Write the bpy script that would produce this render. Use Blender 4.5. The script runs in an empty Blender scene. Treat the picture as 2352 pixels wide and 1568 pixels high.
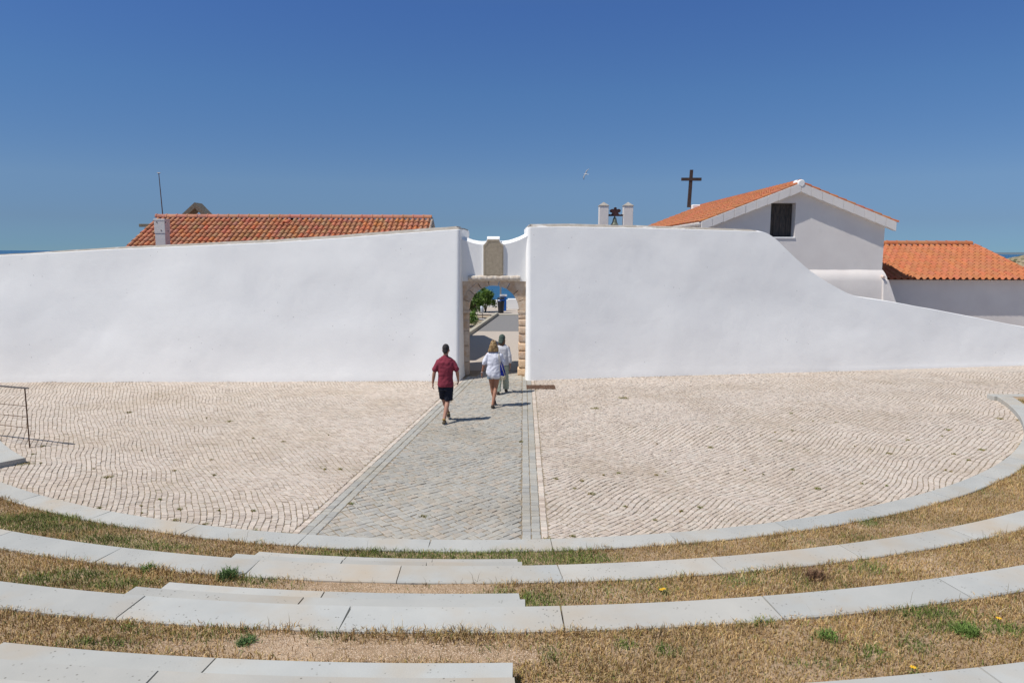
import bpy, math, random
import numpy as np
from mathutils import Matrix, Vector, Euler
R = math.radians
scene = bpy.context.scene
col = scene.collection

# ------------------------------------------------------------------ camera
cam_d = bpy.data.cameras.new("camera"); cam = bpy.data.objects.new("camera", cam_d); col.objects.link(cam)
cam_d.sensor_width = 36.0; cam_d.lens = 36.0 * 1640.0 / 2352.0
cam_d.clip_start = 0.1; cam_d.clip_end = 200000.0
cam.matrix_world = Matrix.Translation((0, 0, 3.9)) @ Matrix.Rotation(math.pi/2 - math.atan(206/1640.0), 4, 'X') @ Matrix.Rotation(math.atan(7/2300.0), 4, 'Z')
scene.camera = cam

# ------------------------------------------------------------------ light
SUN = Vector((-0.54, -0.25, 1.0)).normalized()
SUN_EL = math.asin(SUN.z); SUN_ROT = math.atan2(SUN.x, SUN.y)
w = bpy.data.worlds.new("World"); scene.world = w; w.use_nodes = True
nt = w.node_tree; nt.nodes.clear()
sky = nt.nodes.new("ShaderNodeTexSky"); sky.sky_type = 'NISHITA'; sky.sun_disc = False
sky.sun_elevation = SUN_EL; sky.sun_rotation = SUN_ROT; sky.altitude = 0
sky.air_density = 0.7; sky.dust_density = 0.0; sky.ozone_density = 6.0
bg = nt.nodes.new("ShaderNodeBackground"); bg.inputs[1].default_value = 0.14
wo = nt.nodes.new("ShaderNodeOutputWorld")
tcw = nt.nodes.new("ShaderNodeTexCoord"); sx = nt.nodes.new("ShaderNodeSeparateXYZ"); nt.links.new(tcw.outputs["Generated"], sx.inputs[0])
rw = nt.nodes.new("ShaderNodeValToRGB"); el = rw.color_ramp.elements
stops = [(0.0, (.195, .30, .43)), (.008, (.20, .30, .43)), (.04, (.27, .317, .402)), (.09, (.40, .43, .47)), (.206, (.42, .53, .61)), (.307, (.42, .55, .72)), (.6, (1.0, .90, .74))]
el[0].position = stops[0][0]; el[0].color = (*stops[0][1], 1); el[1].position = stops[-1][0]; el[1].color = (*stops[-1][1], 1)
for p_, c_ in stops[1:-1]: e_ = el.new(p_); e_.color = (*c_, 1)
mw_ = nt.nodes.new("ShaderNodeMix"); mw_.data_type = 'RGBA'; mw_.blend_type = 'MULTIPLY'; mw_.inputs[0].default_value = 1.0
nt.links.new(sx.outputs[2], rw.inputs[0]); nt.links.new(sky.outputs[0], mw_.inputs[6]); nt.links.new(rw.outputs[0], mw_.inputs[7]); nt.links.new(mw_.outputs[2], bg.inputs[0]); nt.links.new(bg.outputs[0], wo.inputs[0])
ld = bpy.data.lights.new("sun", 'SUN'); ld.energy = 4.0; ld.angle = R(0.5); ld.color = (1.0, 0.955, 0.89)
sun = bpy.data.objects.new("sun", ld); col.objects.link(sun)
sun.rotation_euler = SUN.to_track_quat('Z', 'Y').to_euler()
vs = scene.view_settings; vs.view_transform = 'Standard'; vs.look = 'None'; vs.gamma = 1.0; vs.use_curve_mapping = False
vs.exposure = 0.1

rng = np.random.default_rng(7); random.seed(7)

# ------------------------------------------------------------------ helpers
def tag(o, label=None, cat=None, group=None, kind=None):
    if label: o['label'] = label
    if cat: o['category'] = cat
    if group: o['group'] = group
    if kind: o['kind'] = kind
    return o
def empty(name, loc=(0, 0, 0), rz=0.0):
    o = bpy.data.objects.new(name, None); col.objects.link(o); o.location = loc; o.rotation_euler = (0, 0, rz); o.empty_display_size = .1
    return o
def _hash(ix, iy, iz, s):
    h = (ix.astype(np.int64)*374761393 + iy.astype(np.int64)*668265263 + iz.astype(np.int64)*2147483647 + s*974634777) & 0xffffffff
    h = ((h ^ (h >> 13))*1274126177) & 0xffffffff
    h = h ^ (h >> 16)
    return (h & 0xffff)/65535.0
def noise(p, scale=1.0, seed=0, octaves=1):
    p = np.asarray(p, float)*scale
    if p.shape[-1] == 2: p = np.concatenate([p, np.zeros(p.shape[:-1]+(1,))], -1)
    out = 0; amp = 1.0; tot = 0
    for o in range(octaves):
        f = np.floor(p); t = p-f; t = t*t*(3-2*t); ix, iy, iz = f[..., 0], f[..., 1], f[..., 2]
        v = 0
        for dx in (0, 1):
            for dy in (0, 1):
                for dz in (0, 1):
                    wgt = (t[..., 0] if dx else 1-t[..., 0])*(t[..., 1] if dy else 1-t[..., 1])*(t[..., 2] if dz else 1-t[..., 2])
                    v = v + wgt*_hash(ix+dx, iy+dy, iz+dz, seed+o*17)
        out = out + amp*(v-.5)*2; tot += amp; amp *= .5; p = p*2.03+11.3
    return out/tot
def mesh_np(name, V, F, mat=None, parent=None, smooth=False, colors=None, link=True):
    """V (n,3); F (m,k) index array or list of such arrays; colors per vertex (n,3)"""
    V = np.asarray(V, np.float32)
    Fs = F if isinstance(F, list) else [F]
    Fs = [np.asarray(f, np.int32) for f in Fs if len(f)]
    me = bpy.data.meshes.new(name)
    me.vertices.add(len(V)); me.vertices.foreach_set("co", V.ravel())
    tot = np.concatenate([np.full(len(f), f.shape[1], np.int32) for f in Fs]); idx = np.concatenate([f.ravel() for f in Fs])
    me.loops.add(len(idx)); me.loops.foreach_set("vertex_index", idx)
    me.polygons.add(len(tot)); st = np.zeros(len(tot), np.int32); st[1:] = np.cumsum(tot)[:-1]
    me.polygons.foreach_set("loop_start", st); me.polygons.foreach_set("loop_total", tot)
    me.polygons.foreach_set("use_smooth", np.full(len(tot), smooth, bool))
    if colors is not None:
        a = me.color_attributes.new("Col", 'FLOAT_COLOR', 'POINT')
        c = np.ones((len(V), 4), np.float32); c[:, :3] = colors; a.data.foreach_set("color", c.ravel())
    me.update(calc_edges=True); me.validate()
    if mat: me.materials.append(mat)
    o = bpy.data.objects.new(name, me)
    if link: col.objects.link(o)
    if parent: o.parent = parent
    return o
class MB:
    """collects faces of mixed size, builds ONE mesh object"""
    def __init__(s): s.v = []; s.f = []; s.c = []; s.cur = (1, 1, 1)
    def add(s, V, F, c=None):
        n = len(s.v); c = c or s.cur
        for p in V: s.v.append(tuple(float(q) for q in p)); s.c.append(c)
        for f in F: s.f.append(tuple(n+i for i in f))
    def box(s, a, b, M=None, c=None):
        x0, y0, z0 = a; x1, y1, z1 = b
        V = [(x0,y0,z0),(x1,y0,z0),(x1,y1,z0),(x0,y1,z0),(x0,y0,z1),(x1,y0,z1),(x1,y1,z1),(x0,y1,z1)]
        if M is not None: V = [M @ Vector(p) for p in V]
        s.add(V, [(0,3,2,1),(4,5,6,7),(0,1,5,4),(1,2,6,5),(2,3,7,6),(3,0,4,7)], c)
    def tube(s, pts, r, n=10, c=None, caps=True, rr=None):
        pts = [Vector(p) for p in pts]; rs = rr or [r]*len(pts); rings = []
        for i, p in enumerate(pts):
            d = (pts[min(i+1, len(pts)-1)]-pts[max(i-1, 0)]).normalized()
            up = Vector((0, 0, 1)) if abs(d.z) < .9 else Vector((0, 1, 0))
            a = d.cross(up).normalized(); b = a.cross(d).normalized()
            rings.append([p+(a*math.cos(2*math.pi*k/n)+b*math.sin(2*math.pi*k/n))*rs[i] for k in range(n)])
        V = [q for rg in rings for q in rg]; F = []
        for i in range(len(rings)-1):
            for k in range(n): F.append((i*n+k, (i+1)*n+k, (i+1)*n+(k+1) % n, i*n+(k+1) % n))
        if caps: F.append(tuple(range(n))); F.append(tuple((len(rings)-1)*n+k for k in reversed(range(n))))
        s.add(V, F, c)
    def prism(s, poly, y0, y1, c=None, M=None):
        """poly of (x,z), extruded along y"""
        n = len(poly); V = [(x, y0, z) for x, z in poly]+[(x, y1, z) for x, z in poly]
        if M is not None: V = [M @ Vector(p) for p in V]
        s.add(V, [tuple(range(n)), tuple(reversed(range(n, 2*n)))]+[((i+1) % n, i, n+i, n+(i+1) % n) for i in range(n)], c)
    def build(s, name, mat, parent=None, smooth=False, bevel=0, seg=2, angle=35):
        me = bpy.data.meshes.new(name); me.from_pydata(s.v, [], s.f); me.update()
        a = me.color_attributes.new("Col", 'FLOAT_COLOR', 'POINT')
        cc = np.ones((len(s.v), 4), np.float32); cc[:, :3] = np.array(s.c, np.float32).reshape(-1, 3); a.data.foreach_set("color", cc.ravel())
        if mat: me.materials.append(mat)
        if smooth:
            me.polygons.foreach_set("use_smooth", np.ones(len(me.polygons), bool))
        o = bpy.data.objects.new(name, me); col.objects.link(o)
        if parent: o.parent = parent
        if bevel:
            b = o.modifiers.new("bevel", 'BEVEL'); b.width = bevel; b.segments = seg; b.limit_method = 'ANGLE'; b.angle_limit = R(angle)
        return o

# ------------------------------------------------------------------ materials
def mat(name, base, rough=.8, c2=None, scale=3.0, detail=6, bump=0.0, bscale=20.0, attr=False, metal=0.0, spec=.3, c3=None, s3=1.0, bump2=0, b2scale=2, t0=.35, t1=.65, t3=(.5, .7), bdist=.01, stretch=None, coat=0, pits=None):
    m = bpy.data.materials.new(name); m.use_nodes = True; n = m.node_tree; N = n.nodes; L = n.links
    b = N["Principled BSDF"]; b.inputs["Roughness"].default_value = rough; b.inputs["Metallic"].default_value = metal
    b.inputs["Specular IOR Level"].default_value = spec; b.inputs["Coat Weight"].default_value = coat
    tc = N.new("ShaderNodeTexCoord"); mp = N.new("ShaderNodeMapping"); L.new(tc.outputs["Object"], mp.inputs[0])
    if stretch: mp.inputs["Scale"].default_value = stretch
    P = mp.outputs[0]
    def nz(sc, d=6):
        t = N.new("ShaderNodeTexNoise"); t.inputs["Scale"].default_value = sc; t.inputs["Detail"].default_value = d; t.inputs["Roughness"].default_value = .6; L.new(P, t.inputs["Vector"]); return t.outputs[0]
    def ramp(src, a, bb):
        t = N.new("ShaderNodeMapRange"); t.inputs[1].default_value = a; t.inputs[2].default_value = bb; L.new(src, t.inputs[0]); return t.outputs[0]
    def mix(f, A, B, mode='MIX'):
        t = N.new("ShaderNodeMix"); t.data_type = 'RGBA'; t.blend_type = mode
        if hasattr(f, 'links'): L.new(f, t.inputs[0])
        else: t.inputs[0].default_value = f
        for k, q in ((6, A), (7, B)):
            if isinstance(q, tuple): t.inputs[k].default_value = (*q[:3], 1)
            else: L.new(q, t.inputs[k])
        return t.outputs[2]
    cur = tuple(base)
    if c2: cur = mix(ramp(nz(scale, detail), t0, t1), cur, tuple(c2))
    if c3: cur = mix(ramp(nz(s3, 4), *t3), cur, tuple(c3))
    if pits:
        ps_, pr_, pc_, pth = pits
        vo = N.new("ShaderNodeTexVoronoi"); vo.inputs["Scale"].default_value = ps_; L.new(P, vo.inputs["Vector"])
        inv = N.new("ShaderNodeMapRange"); inv.inputs[1].default_value = pr_; inv.inputs[2].default_value = pr_*.5; L.new(vo.outputs["Distance"], inv.inputs[0])
        msk = N.new("ShaderNodeMath"); msk.operation = 'MULTIPLY'; L.new(inv.outputs[0], msk.inputs[0]); L.new(ramp(nz(ps_*.12, 3), pth, pth+.08), msk.inputs[1])
        pitm = msk.outputs[0]; cur = mix(pitm, cur, tuple(pc_))
    if attr:
        at = N.new("ShaderNodeAttribute"); at.attribute_name = "Col"
        cur = mix(1.0, at.outputs["Color"], cur, 'MULTIPLY')
    if isinstance(cur, tuple): b.inputs["Base Color"].default_value = (*cur, 1)
    else: L.new(cur, b.inputs["Base Color"])
    nrm = None
    for bs, sc in ((bump2, b2scale), (bump, bscale)):
        if bs:
            bp = N.new("ShaderNodeBump"); bp.inputs["Strength"].default_value = bs; bp.inputs["Distance"].default_value = bdist if bs == bump else bdist*4
            L.new(nz(sc, 5), bp.inputs["Height"])
            if nrm: L.new(nrm, bp.inputs["Normal"])
            nrm = bp.outputs[0]
    if nrm: L.new(nrm, b.inputs["Normal"])
    return m
def srgb(r, g, b):
    f = lambda c: (c/255/12.92 if c/255 <= .04045 else ((c/255+.055)/1.055)**2.4)
    return (f(r), f(g), f(b))

M = {}
M['white'] = mat('white_limewash', (.90, .895, .87), .9, c2=(.86, .855, .835), scale=.7, bump=.42, bscale=30, bump2=.22, b2scale=3.2, bdist=.008, c3=(.80, .80, .79), s3=.35, t3=(.58, .8), pits=(5.5, .10, (.50, .49, .47), .53))
M['white2'] = mat('white_render_chapel', (.75, .705, .665), .9, c2=(.70, .65, .615), scale=1.1, bump=.45, bscale=24, bdist=.012, c3=(.62, .58, .54), s3=.8, t3=(.62, .85))  # warm tint puts the reddish bounce from the tiles into the base colour
M['cap'] = mat('weathered_cap', (.42, .385, .34), .95, c2=(.33, .295, .25), scale=4, bump=.6, bscale=18, c3=(.60, .58, .55), s3=2.5, t3=(.55, .7))
M['concrete'] = mat('bench_concrete', (.485, .48, .445), .85, c2=(.42, .42, .395), scale=1.3, bump=.25, bscale=60, bdist=.004, c3=(.46, .39, .30), s3=.9, t3=(.50, .78), attr=True, pits=(22, .20, (.20, .19, .165), .50))
M['stone'] = mat('cobble_stone', (.98, .98, .98), .85, c2=(.86, .85, .83), scale=30, bump=.4, bscale=70, bdist=.006, attr=True, c3=(.80, .77, .72), s3=.45, t3=(.45, .7))
M['joint'] = mat('sandy_joint', (.34, .28, .20), 1, c2=(.24, .195, .14), scale=9, bump=.5, bscale=60, c3=(.17, .17, .08), s3=.9, t3=(.60, .74))
M['soil'] = mat('dry_soil', (.42, .30, .19), 1, c2=(.32, .22, .13), scale=7, bump=.9, bscale=45, bdist=.02, c3=(.50, .37, .25), s3=1.1, t3=(.5, .65))
M['blade'] = mat('grass_blade', (1, 1, 1), .8, attr=True, spec=.15)
M['limestone'] = mat('gate_limestone', (1, 1, 1), .9, c2=(.82, .76, .70), scale=9, bump=.8, bscale=30, bdist=.012, attr=True, c3=(.78, .60, .46), s3=3.5, t3=(.52, .72))
M['tile_old'] = mat('old_clay_tile', (1, 1, 1), .85, attr=True, c2=(.84, .80, .74), scale=14, bump=.4, bscale=40, bdist=.006, c3=(.78, .70, .60), s3=5, t3=(.52, .7))
M['tile_new'] = mat('new_clay_tile', (1, 1, 1), .75, attr=True, c2=(.9, .86, .82), scale=10, bump=.2, bscale=40, bdist=.004)
M['rust'] = mat('rusty_steel', (.10, .055, .035), .8, c2=(.17, .085, .045), scale=20, bump=.3, bscale=60, metal=.3)
M['steel'] = mat('dull_steel', (.22, .2, .19), .5, c2=(.12, .10, .09), scale=12, metal=.6)
M['iron'] = mat('cross_iron', (.055, .045, .042), .7, c2=(.09, .06, .045), scale=8, bump=.2, bscale=40)
M['yoke'] = mat('bell_yoke_wood', (.075, .03, .03), .7, c2=(.04, .02, .02), scale=9, bump=.4, bscale=30)
M['bronze'] = mat('bell_bronze', (.20, .22, .17), .6, c2=(.10, .115, .09), scale=7, metal=.2, bump=.2, bscale=30)
M['oldwood'] = mat('shutter_wood', (.11, .09, .075), .85, c2=(.035, .035, .037), scale=7, stretch=(6, 6, .5), bump=.8, bscale=20, c3=(.28, .21, .13), s3=16, t3=(.62, .75))
M['greywood'] = mat('grey_wood', (.26, .23, .17), .9, c2=(.13, .11, .09), scale=5, stretch=(3, 3, 3), bump=.6, bscale=25)
M['skin'] = mat('skin', (.42, .23, .16), .6, c2=(.36, .18, .12), scale=6, spec=.35)
M['skin2'] = mat('tanned_skin', (.38, .19, .12), .6, c2=(.31, .145, .09), scale=6, spec=.35)
M['plaque'] = mat('plaque_stone', (.46, .385, .285), .95, c2=(.37, .31, .225), scale=12, bump=.7, bscale=35, c3=(.09, .08, .06), s3=9, t3=(.64, .74))
M['asphalt'] = mat('asphalt', (.24, .23, .225), .9, c2=(.20, .195, .19), scale=20, bump=.3, bscale=90)
M['sand'] = mat('sandy_ground', (.42, .34, .25), 1, c2=(.33, .26, .18), scale=3, bump=.5, bscale=30, c3=(.2, .2, .1), s3=1.0, t3=(.6, .75))
M['gravel'] = mat('pale_gravel', (.52, .46, .40), 1, c2=(.42, .36, .30), scale=30, bump=.6, bscale=60)
M['leaf'] = mat('leaf', (1, 1, 1), .5, attr=True, spec=.4)
M['bark'] = mat('bark', (.10, .075, .055), .9, bump=.6, bscale=30)
M['rockm'] = mat('cliff_rock', (.42, .34, .22), .95, c2=(.24, .19, .12), scale=.15, bump=1, bscale=.6, bdist=1.5, c3=(.07, .09, .04), s3=.06, t3=(.55, .62))

# ------------------------------------------------------------------ sea and land
def sea_mat():
    m = bpy.data.materials.new('sea_water'); m.use_nodes = True; N = m.node_tree.nodes; L = m.node_tree.links
    b = N["Principled BSDF"]; b.inputs["Roughness"].default_value = .25; b.inputs["IOR"].default_value = 1.33; b.inputs["Specular IOR Level"].default_value = .25
    tc = N.new("ShaderNodeTexCoord"); mp = N.new("ShaderNodeMapping"); mp.inputs["Scale"].default_value = (.06, .25, .25); L.new(tc.outputs["Object"], mp.inputs[0])
    t = N.new("ShaderNodeTexNoise"); t.inputs["Scale"].default_value = 1.0; t.inputs["Detail"].default_value = 8; L.new(mp.outputs[0], t.inputs["Vector"])
    r = N.new("ShaderNodeValToRGB"); r.color_ramp.elements[0].position = .35; r.color_ramp.elements[0].color = (.006, .055, .14, 1); r.color_ramp.elements[1].position = .65; r.color_ramp.elements[1].color = (.012, .11, .21, 1)
    L.new(t.outputs[0], r.inputs[0]); L.new(r.outputs[0], b.inputs["Base Color"])
    bp = N.new("ShaderNodeBump"); bp.inputs["Strength"].default_value = .6; bp.inputs["Distance"].default_value = 1.0; L.new(t.outputs[0], bp.inputs["Height"]); L.new(bp.outputs[0], b.inputs["Normal"])
    return m
SEA = -35.0
o = mesh_np('sea', [(-90000, -2000, SEA), (90000, -2000, SEA), (90000, 90000, SEA), (-90000, 90000, SEA)], np.array([[0, 1, 2, 3]]), sea_mat()); tag(o, kind='structure')

CX, CY = -0.585, 23.37          # centre of the amphitheatre
RI = [14.31, 16.15, 17.80, 19.59, 21.40]
RO = [14.68, 16.54, 18.19, 20.0, 21.85]
RZ = [0.12, 0.60, 1.0, 1.4, 1.8]
YEND = 18.72                    # terraces end along this line

# headland: top sheet and cliff sides
nx, ny = 60, 40
xs = np.linspace(-95, 95, nx); ys = np.linspace(-60, 53, ny)
X, Y = np.meshgrid(xs, ys); Z = np.full_like(X, -.05)
V = np.stack([X, Y, Z], -1).reshape(-1, 3)
i = np.arange((ny-1)*(nx-1)); r_ = i//(nx-1); c_ = i % (nx-1); a_ = r_*nx+c_
Fq = np.stack([a_, a_+1, a_+nx+1, a_+nx], 1)
border = [k for k in range(nx)]+[r*nx+nx-1 for r in range(1, ny)]+[(ny-1)*nx+k for k in range(nx-2, -1, -1)]+[r*nx for r in range(ny-2, 0, -1)]
Vb = V[border].copy(); Vb[:, 2] = SEA-1; Vb[:, 0] *= 1.05; Vb[:, 1] = Vb[:, 1]*1.03+rng.uniform(0, 3, len(Vb))
n0 = len(V); nb = len(border); Fs = np.array([[border[(k+1) % nb], border[k], n0+k, n0+(k+1) % nb] for k in range(nb)])
o = mesh_np('ground', np.vstack([V, Vb]), [Fq, Fs], M['sand']); tag(o, kind='structure')

# ------------------------------------------------------------------ cobbles (every stone modelled)
def warp(P, kind):
    q = P.copy()
    if kind == 'left':
        t = np.clip(P[:, 1]-9, -1, 14); q[:, 0] += -(.30*t+.045*t*t*np.where(t < 8, 1, 1)-.0021*t**3)+.35*noise(P, .3, 3)+.05*noise(P, 1.7, 5)
        q[:, 1] += .30*noise(P, .3, 9)+.04*noise(P, 1.9, 6)
    elif kind == 'right':
        q[:, 0] += .22*noise(P, .5, 13)+.05*noise(P, 1.9, 15)
        q[:, 1] += .22*noise(P, .5, 19)+.05*noise(P, 1.9, 16)
    elif kind == 'path':
        q[:, 0] += .05*noise(P, .8, 23); q[:, 1] += .05*noise(P, .8, 29)+.10*np.sin(P[:, 0]*1.3)
    return q
def stones(bounds, theta, su, sv, kind, inside, clamp, palette, gap=.011, jz=.004, vary=.25, tilt=.004, jit=.12, off=1.0):
    """rows of irregular setts over a rotated, warped grid; inside(P)->mask of centres, clamp(P)->clipped points"""
    x0, y0, x1, y1 = bounds; cx, cy = (x0+x1)/2, (y0+y1)/2; rad = math.hypot(x1-x0, y1-y0)/2+1
    nv = int(2*rad/sv); nu = int(2*rad/su)
    v = (np.arange(nv+1)-nv/2)*sv
    U0 = []; 
    base = (np.arange(nu+1)-nu/2)*su
    u = base[None, :]+rng.uniform(-.5, .5, (nv, 1))*su*off+(np.arange(nv)[:, None]*su*.5*(1 if off < 1 else 0) if off == .31 else 0)+rng.uniform(-vary, vary, (nv, nu+1))*su*.5
    ul, ur = u[:, :-1].ravel(), u[:, 1:].ravel()
    vl = np.repeat(v[:-1], nu); vh = np.repeat(v[1:], nu)
    n = len(ul); g = gap*(.6+.8*rng.random(n))/2
    C = np.stack([np.stack([ul+g, vl+g], 1), np.stack([ur-g, vl+g], 1), np.stack([ur-g, vh-g], 1), np.stack([ul+g, vh-g], 1)], 1)
    C += rng.uniform(-jit, jit, C.shape)*np.array([su, sv])*.35
    ca, sa = math.cos(theta), math.sin(theta)
    W = np.stack([C[..., 0]*ca-C[..., 1]*sa+cx, C[..., 0]*sa+C[..., 1]*ca+cy], -1)
    cen = W.mean(1); near = (cen[:, 0] > x0-1) & (cen[:, 0] < x1+1) & (cen[:, 1] > y0-1) & (cen[:, 1] < y1+1); W = W[near]
    n = len(W); W = warp(W.reshape(-1, 2), kind).reshape(n, 4, 2)
    keep = inside(W.mean(1)); W = W[keep]; n = len(W)
    W = clamp(W.reshape(-1, 2)).reshape(n, 4, 2)
    cen = W.mean(1, keepdims=True)
    ins = cen+(W-cen)*.86
    zt = rng.uniform(-jz, jz, (n, 1))+rng.uniform(-tilt, tilt, (n, 4))+.004*noise(cen[:, 0], 1.2, 31)[:, None]
    top = np.concatenate([ins, zt[..., None]], -1); mid = np.concatenate([W, zt[..., None]-.006], -1); bot = np.concatenate([W, np.full((n, 4, 1), -.03)], -1)
    Vv = np.concatenate([top, mid, bot], 1).reshape(-1, 3)
    k = np.arange(n)[:, None]*12
    F = [k+np.array([[0, 1, 2, 3]])]
    for a in range(4):
        b = (a+1) % 4
        F.append(k+np.array([[4+a, 4+b, b, a]])); F.append(k+np.array([[8+a, 8+b, 4+b, 4+a]]))
    F = np.concatenate(F)
    pal = np.array(palette); wsel = rng.random(n); idx = (wsel*len(pal)).astype(int)
    cc = (pal[idx]*.65+pal.mean(0)*.35)*(1+rng.uniform(-.07, .07, (n, 1)))*(1+.05*noise(cen[:, 0], .55, 37, 2))[:, None]
    return Vv, F, np.repeat(cc, 12, 0)
# boundaries of the grey path (straight, splayed)
def line(p, q):
    p = np.array(p); q = np.array(q); d = (q-p)/np.linalg.norm(q-p); nrm = np.array([-d[1], d[0]]); return p, d, nrm
RL = line((.41, 9.4), (.60, 22.3))          # right outer edge of grey path (points gate-wards); nrm points left
LL = line((-2.96, 9.6), (-1.38, 22.3))      # left outer edge
def sd(P, Lc): return (P-Lc[0]) @ Lc[2]     # >0 to the left of the line
def push(P, Lc, off, side):                 # keep points on 'side' (+1 left, -1 right) of line offset
    s = sd(P, Lc)-off; bad = (s*side) < 0; P = P.copy(); P[bad] -= s[bad, None]*Lc[2]; return P
def wall_y(x):
    return np.where(x < -.6, 21.33+(x+1.6)*.0278, 21.48+(x-.46)*.1875)
def in_plaza(P):
    r = np.hypot(P[:, 0]-CX, P[:, 1]-CY)
    return ((r < 14.42) | (P[:, 1] > YEND-.05)) & (P[:, 1] < wall_y(P[:, 0])+.08) & (np.abs(P[:, 0]) < 27)
cream = [srgb(222, 208, 196), srgb(214, 200, 190), srgb(228, 214, 203), srgb(206, 190, 178), srgb(219, 209, 199)]
cream = [tuple(c*w_ for c, w_ in zip(q, (.85, .85, .825))) for q in cream]
grey = [srgb(186, 187, 184), srgb(180, 181, 180), srgb(190, 188, 182), srgb(194, 187, 177), srgb(198, 188, 177), srgb(184, 185, 183), srgb(188, 187, 182)]
grey = [tuple(c*w_ for c, w_ in zip(q, (.86, .835, .79))) for q in grey]
S = []
S.append(stones((-27, 8.6, 5.5, 22), R(90), .092, .096, 'left', lambda P: in_plaza(P) & (sd(P, LL) > .10), lambda P: push(P, LL, .105, 1), cream, gap=.011, jit=.2))
S.append(stones((.3, 8.6, 27, 26.5), R(46), .100, .092, 'right', lambda P: in_plaza(P) & (sd(P, RL) < -.10), lambda P: push(P, RL, -.105, -1), cream, gap=.013, jit=.2, off=.3))
Vs = []; Fs_ = []; Cs = []; off = 0
for v, f, c in S: Vs.append(v); Fs_.append(f+off); Cs.append(c); off += len(v)
# single cream edging rows beside the path
def row(Lc, off0, off1, length, step, palette, t0=-.6):
    n = int(length/step); t = t0+np.arange(n+1)*step+rng.uniform(-.1, .1, n+1)*step
    g = .005; q = []
    for i in range(n):
        w_ = rng.uniform(-.004, .004)
        q.append([Lc[0]+Lc[1]*(t[i]+g)+Lc[2]*(off0+.005+w_), Lc[0]+Lc[1]*(t[i+1]-g)+Lc[2]*(off0+.005+w_), Lc[0]+Lc[1]*(t[i+1]-g)+Lc[2]*(off1-.005+w_), Lc[0]+Lc[1]*(t[i]+g)+Lc[2]*(off1-.005+w_)])
    W = np.array(q)[:, ::-1]; W = W + rng.uniform(-.003, .003, W.shape)
    cen = W.mean(1, keepdims=True); ins = cen+(W-cen)*.88; zt = rng.uniform(-.003, .003, (n, 1))+rng.uniform(-.002, .002, (n, 4))
    r = np.hypot(cen[:, 0, 0]-CX, cen[:, 0, 1]-CY); k_ = r < 14.45; W, ins, zt = W[k_], ins[k_], zt[k_]; n = len(W)
    Vv = np.concatenate([np.concatenate([ins, zt[..., None]], -1), np.concatenate([W, zt[..., None]-.005], -1), np.concatenate([W, np.full((n, 4, 1), -.045)], -1)], 1).reshape(-1, 3)
    k = np.arange(n)[:, None]*12; F = [k+np.array([[0, 1, 2, 3]])]
    for a in range(4):
        b = (a+1) % 4; F.append(k+np.array([[4+a, 4+b, b, a]])); F.append(k+np.array([[8+a, 8+b, 4+b, 4+a]]))
    pal = np.array(palette); cc = pal[rng.integers(0, len(pal), n)]*(1+rng.uniform(-.08, .08, (n, 1)))
    return Vv, np.concatenate(F), np.repeat(cc, 12, 0)
for Lc, a, b in ((LL, 0, .1), (RL, -.1, 0)):
    v, f, c = row(Lc, a, b, 12.9, .085, [tuple(q*1.08 for q in p) for p in cream]); Vs.append(v); Fs_.append(f+off); Cs.append(c); off += len(v)
o = mesh_np('plaza', np.vstack(Vs), np.vstack(Fs_), M['stone'], colors=np.vstack(Cs)); tag(o, kind='structure')
# the grey path
Vs = []; Fs_ = []; Cs = []; off = 0
v, f, c = stones((-3.2, 8.6, .8, 23.4), R(40), .128, .122, 'path', lambda P: (np.hypot(P[:, 0]-CX, P[:, 1]-CY) < 14.42) & (sd(P, LL) < -.26) & (sd(P, RL) > .26) & (P[:, 1] < 23.2), lambda P: push(push(P, LL, -.27, -1), RL, .27, 1), grey, vary=.3, gap=.010, jit=.26, off=.45)
Vs.append(v); Fs_.append(f); Cs.append(c); off = len(v)
for Lc, a, b in ((LL, -.13, 0), (LL, -.265, -.135), (RL, 0, .13), (RL, .135, .265)):
    v, f, c = row(Lc, a, b, 13.4, .118, [tuple(q*1.04 for q in p) for p in grey[:3]+grey[5:]]); Vs.append(v); Fs_.append(f+off); Cs.append(c); off += len(v)
o = mesh_np('path', np.vstack(Vs), np.vstack(Fs_), M['stone'], colors=np.vstack(Cs)); tag(o, kind='structure')
# joint bed under all setts
o = mesh_np('plaza_joints', [(-28, 8.3, -.010), (28, 8.3, -.010), (28, 27.5, -.010), (-28, 27.5, -.010)], np.array([[0, 1, 2, 3]]), M['joint']); tag(o, kind='structure')
for nm, pts, z, mt in (
    ('inner_court', [(-12, 23.3), (25, 23.3), (25, 35.1), (-12, 35.1)], .0, M['gravel']),
    ('asphalt_path', [(-1.72, 35.1), (8, 35.1), (8, 43.9), (-.85, 43.9)], .006, M['asphalt']),
    ('outer_court', [(-25, 44.4), (25, 44.4), (25, 52.6), (-25, 52.6)], .004, M['gravel'])):
    o = mesh_np(nm, [(x, y, z) for x, y in pts], np.array([[0, 1, 2, 3]]), mt); tag(o, kind='structure')

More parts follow.
